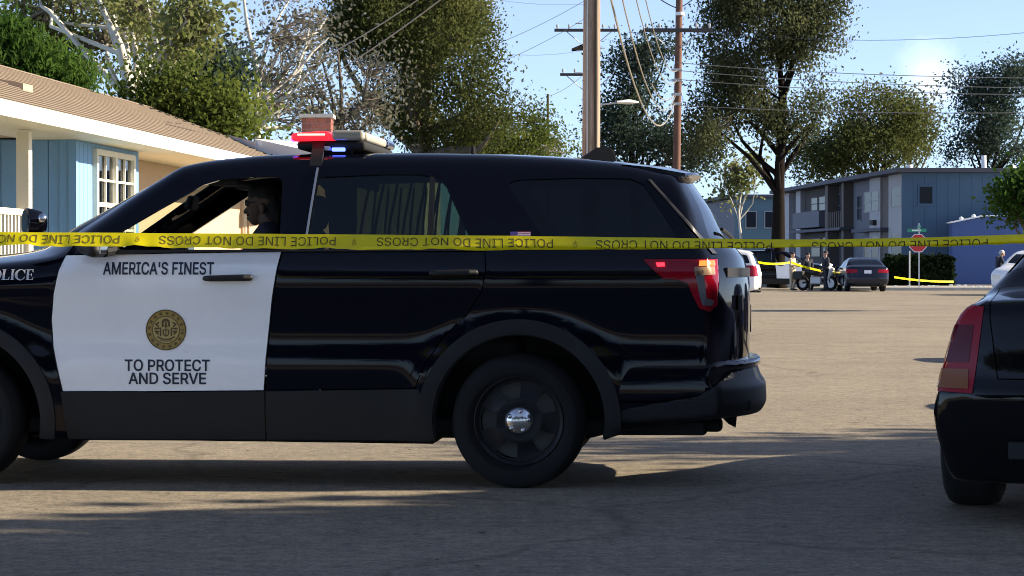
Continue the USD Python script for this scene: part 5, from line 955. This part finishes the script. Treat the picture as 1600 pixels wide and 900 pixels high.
# ------------------------------------------------------------------ people
plain('skin', (0.42, 0.24, 0.16), 0.55); plain('skin_shaded', (0.14, 0.08, 0.052), 0.55); plain('hair_dark', (0.012, 0.010, 0.009), 0.7); plain('hair_grey', (0.45, 0.44, 0.42), 0.8); plain('uniform_navy', (0.012, 0.014, 0.024), 0.85); plain('cloth_khaki', (0.50, 0.40, 0.27), 0.9); plain('cloth_tan', (0.55, 0.42, 0.30), 0.9); plain('leather', (0.01, 0.01, 0.01), 0.5)  # the driver's skin colour is darkened for the shade inside the car
def bones(L, refine=.03, it=8):
    m = None
    for (a, ra), (b, rb) in L:
        h = man(hull_spheres([(a, ra), (b, rb)], 1)); m = h if m is None else m + h
    m = m.refine_to_length(refine); t = tri(m); t.merge_vertices(); trimesh.smoothing.filter_taubin(t, iterations=it); return t
def person(label, loc, rot, pose, shirt, trousers, hair='hair_dark', skin='skin', cat='person', h=1.75, seat=False, fine=False, group=None):
    """faces local -y; pose gives elbows, wrists, knees, ankles. One body mesh; clothes and hair are its children."""
    t = thing('person', label, cat, loc, rot, group); k = h / 1.75; J = {a: np.array(b) * k for a, b in pose.items()}
    hd = J['head']; nk = J['neck']; ch = J['chest']; pv = J['pelvis']
    sh_ = [J['ls'], J['rs']]; L = [((nk, .055), (hd + [0, .01, -.06], .06)), ((ch, .13), (pv, .12)), ((nk + [0, .02, -.06], .07), (ch, .13)), ((sh_[0], .062), (ch, .11)), ((sh_[1], .062), (ch, .11)), ((J['lh'], .095), (pv, .11)), ((J['rh'], .095), (pv, .11))]
    f = np.array([0, -1.0, 0]) if 'face' not in J else J['face'] / np.linalg.norm(J['face']); sd = np.cross(f, [0, 0, 1]); sd /= np.linalg.norm(sd); up = np.array([0, 0, 1.0])
    L += [((hd + up * .035 + f * .0, .088), (hd + up * .03 - f * .025, .09)), ((hd + up * .02 + f * .03, .072), (hd - up * .075 + f * .055, .036)), ((hd - up * .01 + f * .088, .012), (hd - up * .033 + f * .104, .016)), ((hd - up * .066 + f * .088, .012), (hd - up * .070 + f * .086, .016))]
    for s in (-1, 1): L += [((hd + sd * s * .083 - up * .005, .018), (hd + sd * s * .087 - up * .035, .014))]
    arms, legs, hands = [], [], []
    for s in 'lr':
        arms += [((J[s + 's'], .062), (J[s + 'e'], .047)), ((J[s + 'e'], .045), (J[s + 'w'], .030))]; legs += [((J[s + 'h'], .095), (J[s + 'k'], .062)), ((J[s + 'k'], .060), (J[s + 'a'], .040))]
        d = J[s + 'w'] - J[s + 'e']; d /= np.linalg.norm(d); e = np.cross(d, up); e /= np.linalg.norm(e) + 1e-9; n = np.cross(e, d); w = J[s + 'w']
        hands += [((w, .028), (w + d * .085, .032))]
        for q, ln in zip((-.028, -.010, .009, .027), (.062, .075, .07, .052)):
            b = w + d * .085 + e * q; c = b + d * ln * .55 + n * .012; hands += [((b, .011), (c, .010)), ((c, .010), (c + d * ln * .4 + n * .028, .008))]
        hands += [((w + d * .02 + e * .025, .013), (w + d * .075 + e * .06 + n * .015, .010))]
    feet = [((J[s + 'a'] + [0, .02, -.02], .042), (J[s + 'a'] + np.array([0, -.16, -.045]) if 'feet' not in J else J[s + 'a'] + J['feet'], .033)) for s in 'lr']
    bd = part('body', bones(L + arms + legs + hands, .022 if fine else .035, 6), skin, t, True)
    part('shirt', bones([((ch, .148), (pv + [0, 0, .05], .135)), ((nk + [0, .02, -.09], .08), (ch, .145)), ((sh_[0], .075), (ch, .125)), ((sh_[1], .075), (ch, .125))] + [((a, r + .014), (b, q + .014)) for (a, r), (b, q) in arms], .03 if fine else .045, 6), shirt, bd, True)
    part('trousers', bones([((J['lh'], .11), (pv, .135)), ((J['rh'], .11), (pv, .135))] + [((a, r + .012), (b, q + .018)) for (a, r), (b, q) in legs], .045, 6), trousers, bd, True)
    for q in feet: part('shoe', bones([q], .03, 3), 'leather', bd, True)
    part('hair', bones([((hd + up * .055 - f * .012, .094), (hd + up * .035 - f * .045, .088)), ((hd + up * .06 + f * .02, .08), (hd + up * .05 - f * .03, .09))] + ([((hd - f * .045 + up * .01, .089), (hd - f * .055 - up * .06, .066))] if fine else []), .025, 5), hair, bd, True)
    for s in (-1, 1):
        e = trimesh.creation.icosphere(subdivisions=1, radius=.011); e.apply_translation(hd + up * .012 + f * .086 + sd * s * .032); part('eye', e, 'hair_dark', bd, True)
    part('mouth', hull_spheres([(hd - up * .054 + f * .093 + sd * s * .02, .006) for s in (-1, 1)], 1), 'tail_dark_red', bd, True)
    return t
STAND = dict(head=(0, -.01, 1.60), neck=(0, 0, 1.46), chest=(0, 0, 1.24), pelvis=(0, 0, .96), ls=(.19, 0, 1.40), rs=(-.19, 0, 1.40), le=(.25, .02, 1.12), re=(-.25, .02, 1.12), lw=(.26, -.06, .88), rw=(-.26, -.06, .88), lh=(.09, 0, .93), rh=(-.09, 0, .93), lk=(.11, -.02, .50), rk=(-.11, .0, .50), la=(.12, .02, .09), ra=(-.12, .02, .09))
ph = lambda px, Y: (float((px - CX) / F * Y * K), float(Y * K), 0)
person('person in tan shirt and khaki trousers with bent arms beside the distant police car', ph(1238, 84), 60, dict(STAND, le=(.27, -.02, 1.14), lw=(.10, -.26, 1.10), re=(-.27, -.02, 1.14), rw=(-.08, -.28, 1.14), lk=(.13, -.1, .52)), 'cloth_tan', 'cloth_khaki', h=1.70)
person('person in dark uniform standing close behind the white motorcycle', ph(1262, 84.5), 30, dict(STAND, le=(.30, .04, 1.14), lw=(.17, -.16, 1.02), re=(-.30, .04, 1.14), rw=(-.20, -.18, 1.0)), 'uniform_navy', 'uniform_navy', h=1.66, skin='skin')
person('person in navy uniform standing alone left of the dark saloon', ph(1290, 82.5), -70, dict(STAND, lw=(.20, -.20, .98), le=(.27, .0, 1.13), lk=(.10, -.06, .50), rk=(-.12, .05, .5)), 'uniform_navy', 'uniform_navy', h=1.74)
person('grey haired person in dark clothes leaning towards the white vehicle at right', ph(1561, 73.9), 100, dict(STAND, head=(0, -.12, 1.57), neck=(0, -.06, 1.44), le=(.27, -.1, 1.16), lw=(.2, -.34, 1.1), re=(-.27, -.1, 1.16), rw=(-.2, -.36, 1.12)), 'uniform_navy', 'uniform_navy', hair='hair_grey', h=1.74)
# the driver, in the police car's left seat, facing forward
dl = np.array([-1.44, -.40, 0]); ca, sa = math.cos(-YAW), math.sin(-YAW); dv = POS + np.array([dl[0] * ca - dl[1] * sa, dl[0] * sa + dl[1] * ca, 0])
person('driver with glasses seated in the dark at the open police car window', (dv[0], dv[1], 0), -90 - math.degrees(YAW), dict(head=(0, .0, 1.495), neck=(0, .03, 1.385), chest=(0, .03, 1.16), pelvis=(0, .0, .90), ls=(.19, .05, 1.33), rs=(-.19, .05, 1.33), le=(.24, -.12, 1.08), re=(-.24, -.12, 1.08), lw=(.14, -.30, 1.10), rw=(-.14, -.30, 1.10), lh=(.09, 0, .88), rh=(-.09, 0, .88), lk=(.11, -.42, .82), rk=(-.11, -.42, .82), la=(.12, -.60, .45), ra=(-.12, -.60, .45)), 'uniform_navy', 'uniform_navy', fine=True, skin='skin_shaded')
gp = part('glasses', cat_([tube([(s * .035 + .022 * math.cos(a), -.098, 1.508 + .016 * math.sin(a)) for a in np.linspace(0, 2 * PI, 14)], .0035, 5) for s in (-1, 1)] + [tube([(s * .080, .01, 1.51), (s * .06, -.096, 1.51)], .003, 5) for s in (-1, 1)]), 'leather', '/World/person_004', 40)

# ------------------------------------------------------------------ motorcycle
mo = thing('motorcycle', 'white and black police motorcycle parked between the two uniformed persons', 'motorcycle', (float((1276 - CX) / F * 83.6 * K), 83.6 * K, 0), -40)   # faces local +x
for x in (-.72, .72):
    w_ = trimesh.creation.torus(.26, .065, 32, 12); w_.apply_transform(trimesh.transformations.rotation_matrix(PI / 2, (1, 0, 0))); w_.apply_translation((x, 0, .325)); wp = part('wheel', w_, 'rubber', mo, 40); part('rim', revolve_y([(0, -.03), (.2, -.02), (.21, .02), (0, .03)], 24).apply_translation((x, 0, .325)), 'galvanised', wp, 40)
part('frame', cat_([tube([(.72, 0, .33), (.5, 0, .95)], .04, 8), tube([(-.72, 0, .33), (-.1, 0, .45), (.35, 0, .45)], .05, 8)]), 'steel_black', mo, 40); part('engine', rbox(-.25, .32, -.18, .18, .28, .62, .06), 'galvanised', mo, 40)
part('tank', hull_spheres([((-.05, 0, .80), .14), ((.35, 0, .86), .16)]), 'black_plastic', mo, 40); part('seat', hull_spheres([((-.15, 0, .78), .12), ((-.6, 0, .84), .12)]), 'leather', mo, 40)
part('fairing', hull_spheres([((.55, -.22, .95), .08), ((.55, .22, .95), .08), ((.75, 0, .85), .12), ((.60, 0, 1.1), .12), ((.6, 0, .62), .14)]), 'white_trim', mo, 40); part('screen', hullpts([(.60, y, 1.1) for y in (-.22, .22)] + [(.42, y, 1.42) for y in (-.15, .15)] + [(.61, y, 1.1) for y in (-.22, .22)] + [(.43, y, 1.42) for y in (-.15, .15)]), 'tinted_glass', mo, False)
for s in (-1, 1): part('pannier', rbox(-.95, -.45, s * .34 - .12, s * .34 + .12, .48, .85, .05), 'black_plastic', mo, 40); part('mirror', hull_spheres([((.5, s * .38, 1.12), .05), ((.5, s * .45, 1.12), .04)]), 'white_trim', mo, 40)
part('handlebar', tube([(.38, -.4, 1.0), (.48, -.2, 1.05), (.48, .2, 1.05), (.38, .4, 1.0)], .018, 6), 'steel_black', mo, 40); part('headlight', trimesh.creation.icosphere(subdivisions=2, radius=.09).apply_translation((.82, 0, .92)), 'clear_lens', mo, 40)

# ------------------------------------------------------------------ stop sign, far tape, litter
plain('sign_red', (0.42, 0.012, 0.015), 0.45); plain('sign_green', (0.02, 0.22, 0.13), 0.45); plain('sign_white', (0.75, 0.75, 0.75), 0.45)
sp_ = at(1436, 449, 86); sx, sY = sp_[0], 86.0 * K; ss = thing('stop_sign', 'red octagonal stop sign with green street name plates on a thin post', 'road sign', (sx, sY, .13))
zs = at(1434, 380, sY / K)[2] - .13; part('post', cat_([bx(-.03, .03, -.02, .02, 0, zs + .9)]), 'galvanised', ss, False)
octo = lambda r: Point(0, 0).buffer(r / math.cos(PI / 8), quad_segs=2)
octo = lambda r: Polygon([(r / math.cos(PI / 8) * math.cos(PI / 8 + k * PI / 4), r / math.cos(PI / 8) * math.sin(PI / 8 + k * PI / 4)) for k in range(8)])
def face(poly, y, d=.006, dx=0, dz=0):
    m = tri(prism_uz(poly, y - d, y)); m.apply_translation((dx, 0, dz)); return m
pl = part('plate', face(octo(.40), -.022, .006, -.05, zs), 'sign_white', ss, False); part('red_field', face(octo(.375), -.0285, .003, -.05, zs), 'sign_red', pl, False)
tx = meshkit.text_mesh('STOP', .25, .003, True); bb = tx.bounds; v = tx.vertices; tx = trimesh.Trimesh(np.stack([(v[:, 0] - bb[:, 0].mean()) * .75 - .05, -.032 - v[:, 2], v[:, 1] - bb[:, 1].mean() + zs], 1), tx.faces); part('lettering', tx, 'sign_white', pl, False, label='white lettering reading STOP')
zg = at(1434, 360, sY / K)[2] - .13
for k, (dz, ln, rz) in enumerate(((0, .42, 0), (.17, .40, 1))):
    m = bx(-ln - .1, ln - .1, -.012, .012, zg + dz - .075, zg + dz + .075) if not rz else bx(-.012, .012, -ln, ln, zg + dz - .075, zg + dz + .075)
    gpl = part('street_name_plate', m, 'sign_green', ss, False)
    if not rz: part('white_band', bx(-ln + .1, ln - .35, -.016, -.0125, zg - .03, zg + .03), 'sign_white', gpl, False)
p_ = at(1424, 449, 86); solo('marker_post', tube([(p_[0], 86.4 * K, .13), (p_[0], 86.4 * K, at(1424, 392, 86)[2])], .03, 8), 'galvanised', 'thin grey metal post left of the stop sign', 'post')
def ribbon(pts, h, lab):
    P = np.array(pts, float); tilt = np.linspace(-.3, .4, len(P)); V = np.stack([P + np.stack([0 * tilt, np.sin(tilt) * h / 2, np.cos(tilt) * h / 2], 1), P - np.stack([0 * tilt, np.sin(tilt) * h / 2, np.cos(tilt) * h / 2], 1)], 1)
    solo('barrier_tape', grid_mesh(V), 'tape_yellow', lab, 'barrier tape', smooth=True)
ribbon(sag(at(1397, 433, 85.5), at(1490, 440, 88), .06, 20), .09, 'far yellow tape running past the stop sign to the hedge end')
ribbon(sag(at(1182, 409, 80.5), at(1234, 410, 82), .08, 20), .09, 'far yellow tape across the front of the distant police car')
ribbon(sag(at(1236, 410, 82), at(1320, 427, 84), .10, 20), .09, 'far yellow tape between the motorcycle and the dark saloon')
rng = np.random.default_rng(9); L = []
for k in range(26):
    x, y = rng.uniform(16, 22), rng.uniform(84.8, 91) * K; s = rng.uniform(.03, .09); L.append(rbox(x, x + s * 2, y, y + s, .13, .13 + s * .7, s * .2))
solo('litter', cat_(L), 'white_trim', 'scattered pale litter on the far corner pavement', kind='stuff')
rng = np.random.default_rng(10); n = 260; C = np.stack([rng.uniform(-4, 5, n), rng.uniform(6, 21, n), np.full(n, .006)], 1); lv = leaves(C, 1, .035, rng, 0.0); lv.vertices[:, 2] = .004 + np.abs(lv.vertices[:, 2] - .006) * .25
solo('fallen_leaves', lv, 'leaf_dry', 'small dry leaves scattered on the near asphalt', kind='stuff', smooth=False)
